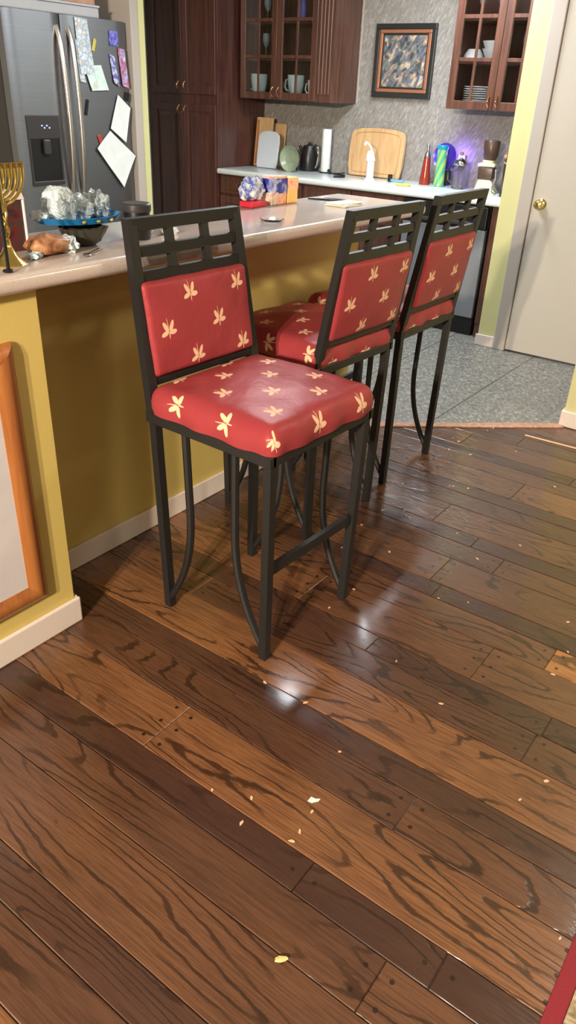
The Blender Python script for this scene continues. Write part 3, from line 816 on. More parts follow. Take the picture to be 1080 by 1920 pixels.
bm = B(); tube(bm, [(-.01, -.045, .18), (-.02, -.075, .195), (-.02, -.098, .18), (-.02, -.105, .12), (-.02, -.095, .05), (-.01, -.072, .03)], .009, 10); obj('handle', bm, M_chrome, t, True)
bm = B(); tube(bm, [(0, .05, .12), (0, .085, .16), (0, .095, .18)], .012, 10); obj('spout', bm, M_blk, t, True)
t = thing('paper_towel_roll', 'slim white paper towel roll standing upright against the slate wall', 'paper towel', (5.46, 3.64, ZW))
bm = B(); lathe(bm, solid(.05, .008)); obj('holder', bm, M_blk, t, True)
bm = B(); lathe(bm, [(0, .0085), (.036, .0085), (.037, .011), (.037, .31), (.036, .313), (.012, .313), (.012, .30), (0, .30)]); obj('towel_roll', bm, M_paper, t, True)
def blobthing(name, label, cat, loc, r, m, seed, amp=.25, group=None):
    bm = B(); blob(bm, (0, 0, r[2]*.9), r, seed, amp, 3, 0.0); o = obj(name, bm, m, None, True); o.location = loc; return tag(o, label, cat, group)
bm = B(); tube(bm, [(0, .05, .006), (0, 0, .008), (.005, -.05, .012), (.0, -.085, .02)], .005); tube(bm, [(0, .05, .006), (0, .07, .03)], .012)
o = obj('kitchen_tongs', bm, M_blk, None, True); o.location = (5.4, 3.50, ZW); tag(o, 'black utensil lying just right of the paper towel roll', 'utensil')
bm = B(); tube(bm, [(-.03, .05, .012), (0, 0, .014), (.0, -.03, .016)], .012); tube(bm, [(0, 0, .014), (.04, .02, .02)], .008)
o = obj('sink_sprayer', bm, M_blk, None, True); o.location = (5.22, 3.33, ZW); tag(o, 'black sprayer lying on the worktop left of the white faucet', 'sprayer')
# big board
t = thing('cutting_board', 'large maple cutting board with juice groove propped against the slate wall', 'cutting board', (5.53, 3.21, ZW))
pl = [(-.225, .006), (-.21, 0), (.21, 0), (.225, .006), (.238, .08), (.24, .2), (.236, .29), (.215, .318), (.14, .333), (0, .34), (-.14, .333), (-.215, .318), (-.236, .29), (-.24, .2), (-.238, .08)]
bm = B(); prism(bm, pl, 'x', -.022, 0); bmesh.ops.bevel(bm, geom=bm.edges[:], offset=.004, segments=2, affect='EDGES')
bd = obj('board', bm, M_boardw, t, True); bd.rotation_euler = (0, .1, 0); bd.location = (-.02, 0, .003)
bm = B(); gp = [(-.0215, y*.86, .17+(z-.17)*.84) for y, z in pl]; tube(bm, gp+[gp[0]], .0035, 6)
gr = obj('juice_groove', bm, cab_wood('dark_groove', c8(170, 124, 78), c8(190, 146, 96), .6), bd)
# white faucet
t = thing('white_faucet', 'white gooseneck filter faucet in front of the maple cutting board', 'faucet', (5.28, 3.115, ZW))
bm = B(); lathe(bm, [(0, 0), (.04, 0), (.042, .006), (.03, .012), (.027, .02), (.026, .15), (.02, .165), (0, .168)]); obj('body', bm, M_wht, t, True)
bm = B(); prism(bm, [(-.03, .13), (-.012, .185), (.006, .205), (.024, .185), (.024, .13)], 'x', -.03, .02); bmesh.ops.bevel(bm, geom=bm.edges[:], offset=.005, segments=2, affect='EDGES'); o_ = obj('head', bm, M_wht, t, True)
bm = B(); tube(bm, [(0, 0, .20), (0, .01, .225), (0, .03, .245), (-.005, .05, .252), (-.01, .055, .235)], .007, 10, radii=[.008, .007, .007, .011, .012]); obj('spout', bm, M_wht, t, True)
t = thing('dish_brush', 'dish brush with light blue handle lying by the maple board', 'brush', (5.34, 2.93, ZW))
bm = B(); sqbar(bm, (0, .03, .012), (0, -.075, .012), .02, .014, (1, 0, 0)); obj('handle', bm, plain('sky_blue_plastic', c8(110, 170, 205), .4), t)
bm = B(); box(bm, -.015, .015, .03, .055, 0, .05, .004); obj('bristles', bm, M_blk, t)
bm = B(); box(bm, -.03, .03, -.05, .05, 0, .014, .005); o = obj('dish_sponge', bm, plain('yellow_green_sponge', c8(196, 190, 96), .9, bmp=.5, bscale=120)); o.location = (5.15, 2.755, ZW); tag(o, 'yellow-green dish sponge lying on the worktop edge', 'sponge')
t = thing('sauce_bottle', 'glass bottle of red liquid left of the green vase', 'bottle', (5.40, 2.715, ZW))
bm = B(); lathe(bm, [(0, 0), (.038, 0), (.04, .006), (.037, .05), (.028, .13), (.024, .18), (0, .18)]); obj('red_liquid', bm, plain('red_liquid', c8(140, 46, 32), .15), t, True)
bm = B(); lathe(bm, [(.0245, .1805), (.018, .205), (.010, .225), (.010, .245), (.014, .25), (.006, .268), (0, .268)]); obj('neck', bm, M_chrome, t, True)
t = thing('glass_vase', 'tall green and turquoise swirled glass vase on the worktop', 'vase', (5.38, 2.59, ZW))
bm = B(); lathe(bm, [(0, 0), (.036, 0), (.04, .006), (.037, .03), (.035, .15), (.036, .24), (.030, .24), (.030, .01), (0, .01)])
s = NT('swirled_green_glass'); p = s.geo(); X = s.sep(p)
w_ = s.mth('SINE', s.mth('ADD', s.mth('MULTIPLY', X[2], 60), s.mth('MULTIPLY', X[1], 160)))
s.set(Base_Color=s.mix(s.ss(w_, -.6, .8), c8(90, 190, 150), c8(176, 220, 120)), Roughness=.15, Transmission_Weight=.25, Coat_Weight=.5)
obj('vase_body', bm, s.m, t, True)
bm = B(); lathe(bm, [(.03, .2405), (.037, .2405), (.044, .262), (.040, .268), (.03, .262)]); obj('rim', bm, plain('turquoise_glass', c8(20, 150, 190), .1), t, True)
t = thing('decorative_plate', 'round violet-blue glass plate standing on edge behind the green vase', 'plate', (5.47, 2.635, ZW))
bm = B(); lathe(bm, [(0, 0), (.05, 0), (.082, .01), (.09, .018), (.088, .022), (.05, .008), (0, .006)], n=36, M=Matrix.Translation((.02, -.02, .19)) @ Matrix.Rotation(-PI/2+.1, 4, 'Y'))
obj('plate', bm, plain('violet_blue_glass', c8(72, 50, 190), .2), t, True)
bm = B(); box(bm, .0, .07, -.06, .02, 0, .10, .006); obj('stand', bm, M_blk, t)
t = thing('french_press', 'glass french press with shiny lid right of the vase', 'coffee press', (5.36, 2.43, ZW))
bm = B(); lathe(bm, [(0, 0), (.045, 0), (.047, .004), (.046, .155), (.044, .155), (.044, .006), (0, .006)]); obj('glass_body', bm, M_glass, t, True)
bm = B(); lathe(bm, [(0, .156), (.048, .156), (.05, .162), (.046, .176), (.03, .19), (.012, .197), (.006, .2), (.005, .215), (.013, .222), (.011, .235), (0, .24)]); obj('lid', bm, M_chrome, t, True)
bm = B(); tube(bm, [(0, .046, .14), (0, .075, .14), (0, .088, .11), (0, .082, .05), (0, .046, .03)], .006); obj('handle', bm, M_blk, t, True)
bm = B(); lathe(bm, [(0, .02), (.003, .02), (.003, .156), (0, .156)], n=8); lathe(bm, [(0, .02), (.042, .02), (.042, .024), (0, .024)]); obj('plunger', bm, M_chrome, t, True)
t = thing('coffee_grinder', 'cream and dark brown coffee grinder on the worktop near the yellow wall', 'coffee grinder', (5.30, 2.20, ZW), .2)
bm = B(); prism(bm, [(-.085, 0), (.07, 0), (.06, .03), (.045, .085), (-.04, .085), (-.055, .06)], 'x', -.05, .05); bmesh.ops.bevel(bm, geom=bm.edges[:], offset=.006, segments=2, affect='EDGES'); obj('base', bm, M_cream, t, True)
bm = B(); box(bm, -.05, .05, -.05, .055, .0855, .165, .01, 3); obj('body', bm, M_brown, t, True)
bm = B(); box(bm, -.055, .055, -.055, .06, .1655, .185, .006); lathe(bm, solid(.04, .022), (0, 0, .184)); obj('collar', bm, M_cream, t, True)
bm = B(); lathe(bm, [(0, 0), (.04, 0), (.052, .03), (.055, .11), (.05, .118), (0, .12)], (0, -.005, .2065)); obj('bean_hopper', bm, M_brown, t, True)
t = thing('electric_kettle', 'black and chrome kettle half hidden behind the yellow wall end', 'kettle', (5.2, 1.985, ZW))
bm = B(); lathe(bm, [(0, 0), (.06, 0), (.064, .02), (.05, .04), (.055, .1), (.06, .2), (.045, .27), (.02, .30), (0, .305)]); obj('body', bm, M_blk, t, True)
bm = B(); lathe(bm, [(.0605, .2), (.064, .21), (.06, .225), (.052, .235)]); obj('band', bm, M_chrome, t, True)
bm = B(); box(bm, -.012, .0, .045, .066, .235, .25, .003); obj('indicator_light', bm, emis('red_indicator', (1, .12, .04), 3), t)
bm = B(); pts = [(5.18, 2.075, .91), (5.14, 2.085, .93), (5.12, 2.06, 1.0), (5.15, 2.08, 1.06), (5.2, 2.09, 1.02), (5.17, 2.1, .95), (5.25, 2.09, .91)]
sm = []
for i in range(len(pts)-1):
    for k_ in range(6): sm.append(Vector(pts[i]).lerp(Vector(pts[i+1]), k_/6))
tube(bm, sm, .004, 6); tag(obj('power_cord', bm, plain('grey_cord', c8(120, 118, 118), .4), None, True), 'grey looped power cord beside the half hidden kettle', 'cord')
bm = B()
for i in range(3): box(bm, -.10+.005*i, .10-.004*i, -.16+.01*i, .14-.008*i, .003*i, .003*i+.0025)
o = obj('paper_stack', bm, plain('pale_blue_paper', c8(176, 196, 206), .6)); o.location = (5.1, 2.40, ZW); o.rotation_euler = (0, 0, .1); tag(o, 'pale blue papers lying on the worktop in front of the french press', 'papers')
t = thing('night_light', 'small violet night light glowing on the slate wall above the french press', 'night light', (5.569, 2.515, 1.07))
bm = B(); box(bm, -.02, -.001, -.025, .025, -.035, .035, .004); obj('base', bm, M_wht, t)
bm = B(); blob(bm, (-.03, 0, .0), (.012, .02, .026), 1, .02); obj('lamp', bm, emis('violet_glow', (.28, .14, 1), 1.5), t, True)

# ------------------------------------------------------------------ glassware in the wall cabinets
cup = [(0, 0), (.022, 0), (.026, .004), (.036, .05), (.038, .085), (.035, .085), (.032, .05), (.02, .008), (0, .008)]
def make_cup(label, loc, s=1, m=M_wht, group='cups in the left wall cabinet'):
    t = thing('tea_cup', label, 'cup', loc, group=group)
    bm = B(); lathe(bm, cup); obj('bowl', bm, m, t, True)
    bm = B(); tube(bm, [(0, .034, .07), (0, .056, .066), (0, .06, .04), (0, .05, .025), (0, .031, .025)], .004); obj('handle', bm, m, t, True)
    t.scale = (s, s, s); return t
M_cupb = plain('pale_blue_porcelain', c8(196, 222, 230), .25); M_cupg = plain('pale_olive_porcelain', c8(180, 180, 150), .25)
make_cup('tall pale blue cup at the left end of the left cabinet bottom shelf', (5.32, 4.22, SHZ[0]+.0005), 1.75, M_cupb)
make_cup('small olive cup beside the left door stile in the left wall cabinet', (5.33, 4.035, SHZ[0]+.0005), 1.2, M_cupg)
make_cup('pale blue cup behind the right door of the left wall cabinet', (5.32, 3.86, SHZ[0]+.0005), 1.75, M_cupb)
make_cup('white cup at the right end of the left cabinet bottom shelf', (5.34, 3.70, SHZ[0]+.0005), 1.4, M_wht)
M_wg = plain('pale_crystal', c8(150, 165, 178), .12, .3)
wg = [(0, 0), (.028, 0), (.028, .003), (.005, .008), (.0045, .07), (.02, .09), (.03, .12), (.026, .165), (.0245, .165), (.028, .12), (.018, .092), (0, .085)]
def wine(label, loc, group): return lathed('wine_glass', label, 'glass', loc, wg, M_wg, 20, group)
wine('wine glass at the left end of the left cabinet middle shelf', (5.36, 4.19, SHZ[1]+.0005), 'wine glasses in the left wall cabinet')
wine('wine glass on the left cabinet middle shelf behind the right mullion', (5.36, 3.71, SHZ[1]+.0005), 'wine glasses in the left wall cabinet')
wine('wine glass on the left cabinet top shelf, far left', (5.36, 4.18, SHZ[2]+.0005), 'wine glasses in the left wall cabinet')
lathed('bud_vase', 'violet-blue vase on the top shelf of the left wall cabinet', 'vase', (5.34, 3.835, SHZ[2]+.0005), [(0, 0), (.018, 0), (.028, .05), (.03, .1), (.012, .15), (.016, .19), (0, .19)], plain('violet_glaze', c8(110, 104, 180), .25))
def plates(label, loc, n, r, group):
    for i in range(n):
        o = lathed('dinner_plate', label % ('lowest', 'second from bottom', 'third from bottom', 'fourth from bottom', 'middle', 'fourth from top', 'third from top', 'second from top', 'topmost')[i], 'plate', (loc[0], loc[1], loc[2]+i*.013), [(0, 0), (r*.6, 0), (r, .008), (r, .0118), (r*.6, .004), (0, .004)], M_wht, 28, group)
plates('%s white plate of the stack in the right wall cabinet', (5.37, 2.36, SHZ[0]+.0005), 9, .115, 'stack of white plates')
bw = [(0, 0), (.03, 0), (.045, .02), (.062, .055), (.058, .055), (.04, .02), (0, .012)]
for lab, y, z, s_ in (('upturned white bowl at the left of the right cabinet middle shelf', 2.445, 0, 1.3), ('white bowl at the right of the right cabinet middle shelf', 2.30, 0, 1.35), ('white bowl stacked in the larger bowl of the right wall cabinet', 2.30, .04, 1.4)):
    o = lathed('serving_bowl', lab, 'bowl', (5.36, y, SHZ[1]+.0005+z), bw, M_wht, 24, 'white bowls in the right wall cabinet'); o.scale = (s_, s_, s_)
    if 'upturned' in lab: o.rotation_euler = (PI, 0, 0); o.location.z += .073
wine('wine glass on the right cabinet top shelf near the painting', (5.36, 2.43, SHZ[2]+.0005), 'wine glasses in the right wall cabinet')
wine('wine glass on the right cabinet top shelf next to the door stile', (5.36, 2.30, SHZ[2]+.0005), 'wine glasses in the right wall cabinet')
wine('wine glass on the right cabinet middle shelf behind the right door', (5.36, 2.09, SHZ[1]+.0005), 'wine glasses in the right wall cabinet')

# ------------------------------------------------------------------ things on the bar
ZB = 1.0605
t = thing('menorah', 'brass nine-branched menorah with flared base on the bar at far left', 'menorah', (1.104, 1.636, ZB), .1)
bm = B()
lathe(bm, [(0, 0), (.040, 0), (.041, .003), (.030, .012), (.016, .030), (.009, .045), (.007, .06), (0, .06)], n=8); obj('base', bm, M_brass, t, True)
bm = B()
for s_ in (-1, 1):
    pts = []
    for i in range(15):
        a = i/14; pts.append((s_*.008*math.sin(a*PI*2), .003*math.cos(a*PI*2), .055+.085*a))
    tube(bm, pts, .0042, 8)
tube(bm, [(0, 0, .135), (0, 0, .215)], .005, 8); obj('stem', bm, M_brass, t, True)
for k_ in range(1, 5):
    for s_ in (-1, 1):
        bm = B(); R_ = .0175*k_; pts = [(0, 0, .135-.004*k_+.0)]
        for i in range(1, 11):
            a = PI/2*i/10; pts.append((s_*R_*math.sin(a), 0, .215-.018-(.062+.0*k_)*math.cos(a)*(k_/4)**.5-.0))
        pts.append((s_*R_, 0, .212)); tube(bm, pts, .0045, 8, radii=[.004]*8+[.0045, .005, .0055, .006]); obj('branch', bm, M_brass, t, True)
for k_ in range(-4, 5):
    bm = B(); z = .212 if k_ else .2155; lathe(bm, [(0, 0), (.0062, 0), (.008, .010), (.0065, .0105), (0, .008)], (k_*.0175, 0, z+.0005), 12); obj('candle_cup', bm, M_brass, t, True)
t = thing('upright_rod', 'thin black upright rod on a small base at the front left of the bar', 'stand', (1.053, 1.570, ZB))
bm = B(); lathe(bm, solid(.014, .006)); obj('base', bm, M_blk, t, True)
bm = B(); tube(bm, [(0, 0, .006), (0, 0, .20)], .0045, 8); obj('rod', bm, M_blk, t, True)
t = thing('tissue_box', 'dark patterned box with pale lid and edge behind the menorah', 'box', (1.20, 1.80, ZB), -.1)
bm = B(); box(bm, -.05, .05, -.035, .035, 0, .125, .003); obj('box_body', bm, patchy('dark_patterned_card', [c8(34, 28, 28), c8(60, 48, 44), c8(92, 30, 34), c8(40, 34, 34)], 22), t)
bm = B(); prism(bm, [(-.056, .1255), (.056, .1255), (.05, .142), (-.05, .148)], 'y', -.04, .04); box(bm, .0505, .056, -.04, .04, .0, .125, .002); obj('lid', bm, plain('pale_pink_card', c8(222, 206, 204), .6), t)
M_plastic = NT('clear_crinkled_plastic'); p = M_plastic.obj()
n_ = M_plastic.noise(p, 45, 4, .6, 1.2)
M_plastic.set(Base_Color=M_plastic.mix(n_, c8(188, 214, 224), c8(246, 252, 255)), Roughness=.2, Metallic=.12); M_plastic.bump(n_, 1.0, .02); M_plastic = M_plastic.m
t = thing('bread_bag', 'brown bread in a clear plastic bag lying on the bar behind the menorah', 'bread bag', (1.255, 1.685, ZB))
bm = B(); blob(bm, (0, 0, .022), (.068, .045, .026), 4, .12, 4, 0.0); obj('bread', bm, patchy('brown_bread', [c8(96, 60, 36), c8(168, 112, 72), c8(196, 150, 112)], 40, .35), t, True)
bm = B(); blob(bm, (.055, -.012, .018), (.028, .03, .02), 8, .3, 3, 0.0, 2.0); obj('plastic_wrap', bm, M_plastic, t, True)
bm = B(); blob(bm, (-.065, -.03, .008), (.022, .014, .010), 9, .3, 3, 0.0, 2.0); obj('plastic_end', bm, M_plastic, t, True)
t = thing('glass_bowl', 'dark glass bowl with wavy rim under the blue tray on the bar', 'bowl', (1.412, 1.73, ZB))
bm = B(); n = 32; prof = [(0, .004), (.02, 0), (.03, 0), (.045, .01), (.058, .03), (.066, .047), (.0635, .047), (.055, .031), (.042, .014), (.02, .006), (0, .006)]
rings = []
for r, z in prof:
    if r == 0: rings.append([bm.verts.new((0, 0, z))]); continue
    rings.append([bm.verts.new((r*(1+.06*math.sin(8*2*PI*i/n)*(z/.047))*math.cos(2*PI*i/n), r*(1+.06*math.sin(8*2*PI*i/n)*(z/.047))*math.sin(2*PI*i/n), z)) for i in range(n)])
for A_, C_ in zip(rings, rings[1:]):
    for i in range(n):
        j = (i+1) % n
        if len(A_) == 1: bm.faces.new((A_[0], C_[j], C_[i]))
        elif len(C_) == 1: bm.faces.new((A_[i], A_[j], C_[0]))
        else: bm.faces.new((A_[i], A_[j], C_[j], C_[i]))
obj('bowl', bm, plain('dark_green_glass', c8(60, 58, 48), .12), t, True)
t = thing('blue_tray', 'blue oval tray with small yellow flowers set across the glass bowl', 'tray', (1.45, 1.80, ZB+.0485), -.12)
bm = B(); rr = []
for r, z in [(0, .002), (.7, 0), (.9, .004), (1, .02), (.97, .021), (.87, .008), (.7, .005), (0, .005)]:
    if r == 0: rr.append([bm.verts.new((0, 0, z))]); continue
    rr.append([bm.verts.new((.135*r*math.cos(2*PI*i/36), .10*r*math.sin(2*PI*i/36), z)) for i in range(36)])
for A_, C_ in zip(rr, rr[1:]):
    for i in range(36):
        j = (i+1) % 36
        if len(A_) == 1: bm.faces.new((A_[0], C_[j], C_[i]))
        elif len(C_) == 1: bm.faces.new((A_[i], A_[j], C_[0]))
        else: bm.faces.new((A_[i], A_[j], C_[j], C_[i]))
obj('tray', bm, M_blue, t, True)
M_fl = plain('yellow_glaze', c8(206, 180, 80), .3)
for k_ in (-1.85, -1.5, -1.1):
    cx, cy = .128*math.cos(k_), .095*math.sin(k_)
    bm = B(); blob(bm, (cx, cy, .0115), (.007, .003, .005), int(k_*10)+50, .1, 2); obj('painted_flower', bm, M_fl, t, True)
t = thing('foil_package', 'crinkled plastic-wrapped heap of food on the blue tray', 'wrapped food', (1.44, 1.81, ZB+.0555), -.1)
bm = B(); blob(bm, (-.035, .0, .034), (.05, .05, .052), 21, .16, 4, 0.0, 1.5); blob(bm, (.01, .0, .026), (.06, .045, .034), 22, .2, 4, 0.0, 1.8); obj('wrapped_heap', bm, M_plastic, t, True)
bm = B(); blob(bm, (.085, .0, .030), (.034, .034, .036), 25, .3, 4, 0.002, 2.5); obj('wrap_gathers', bm, M_plastic, t, True)
bm = B(); blob(bm, (-.105, -.01, .014), (.022, .03, .016), 31, .25, 3, 0.004, 2.0); obj('wrap_edge', bm, M_plastic, t, True)
t = thing('black_canister', 'black lidded canister on the bar behind the nearest stool back', 'canister', (1.59, 1.705, ZB))
bm = B(); lathe(bm, [(0, 0), (.036, 0), (.038, .004), (.038, .075), (.0, .075)]); obj('body', bm, M_blk, t, True)
bm = B(); lathe(bm, [(0, .0755), (.041, .0755), (.042, .08), (.042, .094), (.038, .098), (0, .098)]); obj('lid', bm, M_dgrey, t, True)
bm = B(); lathe(bm, [(0, 0), (.02, 0), (.026, .012), (.027, .03), (.0255, .03), (.0235, .012), (0, .003)]); o = obj('glass_dish', bm, M_glass, None, True); o.location = (1.685, 1.765, ZB); tag(o, 'small clear dish right of the black canister', 'dish')
bm = B(); blob(bm, (0, 0, .009), (.032, .02, .010), 3, .3, 3, 0.0); o = obj('crumpled_napkin', bm, M_paper, None, True); o.location = (1.72, 1.70, ZB); tag(o, 'crumpled white tissue seen through the nearest stool back', 'napkin')
t = thing('table_spoon', 'metal spoon lying on the bar in front of the bread bag', 'spoon', (1.31, 1.60, ZB), .5)
bm = B(); blob(bm, (0, 0, .003), (.019, .012, .003), 1, .02); obj('spoon_bowl', bm, M_chrome, t, True)
bm = B(); sqbar(bm, (.017, 0, .004), (.09, 0, .004), .006, .0015, (0, 1, 0)); obj('spoon_handle', bm, M_chrome, t)
bm = B(); lathe(bm, [(0, 0), (.03, 0), (.04, .006), (.042, .009), (.040, .009), (.03, .002), (0, .002)], n=32); o = obj('glass_dish', bm, M_glass, None, True); o.location = (2.17, 1.655, ZB); tag(o, 'flat clear glass dish alone in the middle of the bar', 'dish')
bm = B(); tube(bm, [(-.01, .07, .006), (.0, 0, .006), (.01, -.06, .005)], .005, 8, radii=[.004, .0055, .002]); o = obj('marker_pen', bm, M_blk, None, True); o.location = (2.80, 1.86, ZB); o.rotation_euler = (0, 0, .3); tag(o, 'black pen lying nearest the back edge at the far end of the bar', 'pen', 'pens on the bar')
bm = B(); tube(bm, [(0, .05, .0065), (.005, 0, .0065), (.01, -.07, .005)], .005, 8, radii=[.006, .006, .002])
o = obj('marker_pen', bm, M_dgrey, None, True); o.location = (2.835, 1.83, ZB); o.rotation_euler = (0, 0, .3); tag(o, 'thicker dark grey pen beside the ivory napkin on the bar', 'pen', 'pens on the bar')
bm = B()
for i, (a, sx) in enumerate(((0, .05), (.12, .045), (-.1, .04))): box(bm, -.075, .075, -sx, sx, .004*i, .004*i+.0035, .001, 1, Matrix.Rotation(a, 4, 'Z'))
o = obj('folded_napkin', bm, plain('ivory_cloth', c8(228, 222, 202), .8), None); o.location = (2.76, 1.735, ZB); tag(o, 'folded ivory napkin near the far end of the bar', 'napkin')
t = thing('snack_bag', 'crinkled white and blue snack bag on the bar beside two cartons', 'snack bag', (2.42, 1.945, ZB+.0235), .1)
bm = B(); blob(bm, (0, 0, .035), (.075, .032, .045), 14, .2, 4, 0.0, 1.6); obj('bag', bm, patchy('printed_snack_film', [c8(212, 204, 190), c8(232, 232, 232), c8(60, 90, 180), c8(225, 225, 225)], 26, .25, 2.0), t, True)
bm = B(); box(bm, -.05, .045, -.035, .03, 0, .022, .006); o = obj('lunch_tray', bm, M_red, None, True); o.location = (2.415, 1.935, ZB); tag(o, 'small red tray under the snack bag on the bar', 'tray')
def carton(label, loc, w, h, bands, rz=0):
    t = thing('food_carton', label, 'carton', loc, rz, 'food cartons on the bar')
    bm = B(); box(bm, -w/2, w/2, -.025, .025, 0, h, .002); obj('box', bm, bands[0], t)
    for i, (z0, z1, m) in enumerate(bands[1]):
        bm = B(); box(bm, -w/2-.0008, w/2+.0008, -.0258, .0258, z0, z1); obj('printed_band', bm, m, t)
M_cnavy = patchy('navy_print', [c8(40, 44, 130), c8(52, 58, 150), c8(190, 196, 220)], 26, .35, 1.0)
M_corange = patchy('orange_print', [c8(226, 120, 96), c8(240, 190, 150), c8(236, 140, 90)], 40, .4, 4.0)
M_ctan = patchy('tan_print', [c8(190, 160, 140), c8(226, 204, 186), c8(210, 130, 110)], 40, .4, 6.0)
carton('navy and tan food carton right of the snack bag', (2.522, 1.935, ZB), .045, .105, (M_ctan, [(.045, .095, M_cnavy)]))
carton('navy carton with orange foot in the middle of the food packages', (2.572, 1.935, ZB), .05, .102, (M_corange, [(.04, .094, M_cnavy)]))
carton('yellow carton with orange top at the right end of the food packages', (2.636, 1.93, ZB), .058, .095, (plain('yellow_card', c8(236, 188, 110), .5), [(.05, .094, M_corange)]), -.1)

# ------------------------------------------------------------------ on the floor
DEB = [(1.269, .948), (1.276, .812), (1.188, .644), (.996, .596), (.935, .587), (.904, .587), (.872, .705), (.899, .818), (.939, .73), (1.508, .517), (1.584, .702), (1.953, .747), (1.995, .659), (2.267, .747), (2.381, 1.101), (1.675, 1.001), (2.012, 1.169), (2.1, 1.019), (2.387, .884), (3.48, 1.196), (3.427, 1.205), (3.226, 1.3), (3.203, 1.259), (3.084, 1.253), (3.279, .995), (3.034, .724), (2.743, 1.069), (2.767, 1.01), (2.737, 1.083), (2.356, 1.197), (2.41, 1.127), (2.378, 1.085), (1.428, .193), (1.333, .224), (1.058, .034), (1.955, .312), (1.825, .313), (2.104, .361), (1.815, .995), (2.46, .66), (3.1, 1.15), (2.62, 1.25), (2.2, 1.2)]
M_chip = plain('pale_wood_chip', c8(226, 186, 150), .7, var=.15)
rnd = random.Random(5); meshes = []
for k_ in range(5):
    bm = B(); n = 7
    pl = [((1+rnd.uniform(-.3, .3))*.0062*math.cos(2*PI*i/n), (1+rnd.uniform(-.3, .3))*.0028*math.sin(2*PI*i/n)) for i in range(n)]
    prism(bm, pl, 'z', .0004, .002); meshes.append(bm)
protos = [obj('wood_chip', b, M_chip) for b in meshes]
for i, (x, y) in enumerate(DEB):
    o = protos[i] if i < 5 else protos[i % 5].copy()
    if i >= 5: COL.objects.link(o)
    o.location = (x, y, .0002); o.rotation_euler = (0, 0, rnd.uniform(0, 6.28)); k_ = rnd.uniform(.55, 1.25); o.scale = (k_, k_, 1)
    tag(o, 'tiny pale wood chip lying loose on the dark plank floor', 'wood chip', 'scattered wood chips on the floor')
bm = B(); blob(bm, (0, 0, .003), (.013, .006, .0035), 2, .3, 2, 0.0, 2.0)
o = obj('food_crumb', bm, plain('yellow_crumb', c8(216, 186, 120), .8), None, True); o.location = (.683, .45, .0005); o.rotation_euler = (0, 0, -.9); tag(o, 'largest yellowish crumb on the floor nearest the camera', 'crumb')
bm = B(); prism(bm, [(-.014, -.005), (-.004, -.009), (.012, -.003), (.016, .004), (.004, .003), (-.006, .008)], 'z', .0004, .0022)
o = obj('paper_scrap', bm, M_paper); o.location = (1.026, .612, 0); o.rotation_euler = (0, 0, -1.0); tag(o, 'torn white paper scrap on the floor planks in the foreground', 'paper scrap')
bm = B(); sqbar(bm, (3.497, 1.035, .0035), (3.515, .60, .0035), .007, .005, (1, 0, 0)); tag(obj('wood_sliver', bm, plain('fresh_pine', c8(232, 186, 146), .6)), 'long thin pale wood sliver lying between planks near the wall end', 'wood strip')
# rug
t = thing('area_rug', 'patterned rug with a dark red border entering at the bottom right corner', 'rug', (1.2, -.6, 0))
bm = B(); box(bm, -.95, 1.4, .578, .612, .0005, .009, .003); box(bm, -.95, -.916, -.6, .5775, .0005, .009, .003); box(bm, 1.366, 1.4, -.6, .5775, .0005, .009, .003); box(bm, -.95, 1.4, -.634, -.6005, .0005, .009, .003)
obj('border', bm, plain('dark_red_binding', c8(132, 28, 40), .8, bmp=.3, bscale=300), t)
bm = B(); box(bm, -.9155, 1.3655, -.6, .5775, .0005, .0075, .001); obj('pile', bm, patchy('woven_rug_pattern', [c8(60, 40, 36), c8(150, 132, 96), c8(190, 170, 150), c8(130, 50, 56)], 45, .9), t)

# ------------------------------------------------------------------ lamps
def area(name, loc, size, energy, col, rot=(0, 0, 0), shape='RECTANGLE', sy=None):
    L = bpy.data.lights.new(name, 'AREA'); L.shape = shape; L.size = size; L.size_y = sy or size; L.energy = energy; L.color = col
    o = bpy.data.objects.new(name, L); COL.objects.link(o); o.location = loc; o.rotation_euler = rot; return o
def point(name, loc, energy, col, r):
    L = bpy.data.lights.new(name, 'POINT'); L.energy = energy; L.color = col; L.shadow_soft_size = r
    o = bpy.data.objects.new(name, L); COL.objects.link(o); o.location = loc; return o
def ceiling_panel(label, x, y, w, l, e, col, st):
    t = thing('ceiling_light', label, 'ceiling light', (x, y, 2.4395))
    bm = B(); box(bm, -w/2-.02, w/2+.02, -l/2-.02, l/2+.02, -.03, 0, .005); obj('housing', bm, M_wht, t)
    bm = B(); box(bm, -w/2, w/2, -l/2, l/2, -.042, -.0305, .004); obj('diffuser', bm, emis('light_diffuser', col, st), t)
    area('panel_lamp', (x, y, 2.39), w, e, col, sy=l)
COOL = (.88, .95, 1.0); WARM = (1.0, .86, .68)
ceiling_panel('cool white ceiling light over the kitchen worktop', 4.6, 2.36, .75, .3, 44, COOL, 8)
ceiling_panel('cool white ceiling light over the kitchen side of the bar', 3.28, 2.45, .3, .5, 38, COOL, 8)
ceiling_panel('warm square ceiling light behind the camera position', 1.2, -1.3, .35, .35, 4, (1, .93, .84), 3)
ceiling_panel('warm square ceiling light in front of the wall end', 3.15, -.35, .35, .35, 24, (1, .93, .84), 4)
t = thing('floor_lamp', 'warm floor lamp in the far left corner of the room', 'lamp', (-2.9, 0.0, 0))
bm = B(); lathe(bm, solid(.14, .02)); obj('base', bm, M_blk, t, True)
bm = B(); tube(bm, [(0, 0, .02), (0, 0, 2.08)], .012); obj('pole', bm, M_blk, t, True)
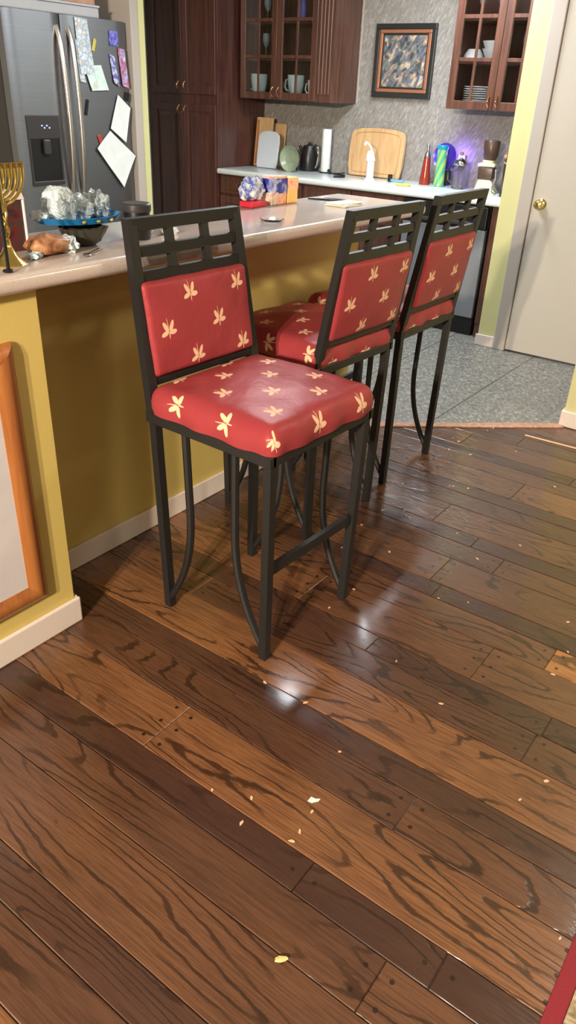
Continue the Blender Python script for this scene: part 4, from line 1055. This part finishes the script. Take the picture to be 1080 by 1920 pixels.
bm = B(); lathe(bm, [(.012, 2.02), (.16, 2.08), (.17, 2.09), (.155, 2.085), (.012, 2.03)]); obj('lamp_shade', bm, M_wht, t, True)
for lx, ly, lz, en in ((-2.78, -.02, 2.2, 800), (-2.9, .24, 2.12, 800)):
    L = bpy.data.lights.new('floor_lamp_spot', 'SPOT'); L.energy = en; L.color = WARM; L.shadow_soft_size = .045; L.spot_size = math.radians(75); L.spot_blend = .35
    o = bpy.data.objects.new('floor_lamp_spot', L); COL.objects.link(o); o.location = (lx, ly, lz)
    o.rotation_euler = (Vector((2.0, 1.7, .7))-Vector((lx, ly, lz))).to_track_quat('-Z', 'Y').to_euler()
point('camera_side_bulb', (-.05, -.05, 1.5), 3, (1, .97, .92), .02)
point('night_light_bulb', (5.49, 2.53, 1.11), 1.5, (.3, .15, 1), .02)

w = bpy.data.worlds.new('World'); SC.world = w; w.use_nodes = True
w.node_tree.nodes['Background'].inputs[0].default_value = (.9, .92, 1, 1); w.node_tree.nodes['Background'].inputs[1].default_value = .3

# ------------------------------------------------------------------ camera
cam = bpy.data.cameras.new('Camera'); co = bpy.data.objects.new('Camera', cam); COL.objects.link(co); SC.camera = co
yaw, pitch, roll = math.radians(35.20364725), math.radians(29.46227097), math.radians(2.59838441)
f = Vector((math.cos(yaw)*math.cos(pitch), math.sin(yaw)*math.cos(pitch), -math.sin(pitch)))
r = Vector((math.sin(yaw), -math.cos(yaw), 0)); u = r.cross(f)
r2 = math.cos(roll)*r+math.sin(roll)*u; u2 = -math.sin(roll)*r+math.cos(roll)*u
Mw = Matrix(((r2.x, u2.x, -f.x, 0), (r2.y, u2.y, -f.y, 0), (r2.z, u2.z, -f.z, 1.45), (0, 0, 0, 1)))
co.matrix_world = Mw
cam.sensor_fit = 'VERTICAL'; cam.sensor_height = 24; cam.lens = 24*1390.1/1920; cam.clip_start = .02
vs = SC.view_settings; vs.view_transform = 'Standard'; vs.look = 'None'; vs.exposure = 0.0; vs.gamma = 1; vs.use_curve_mapping = False
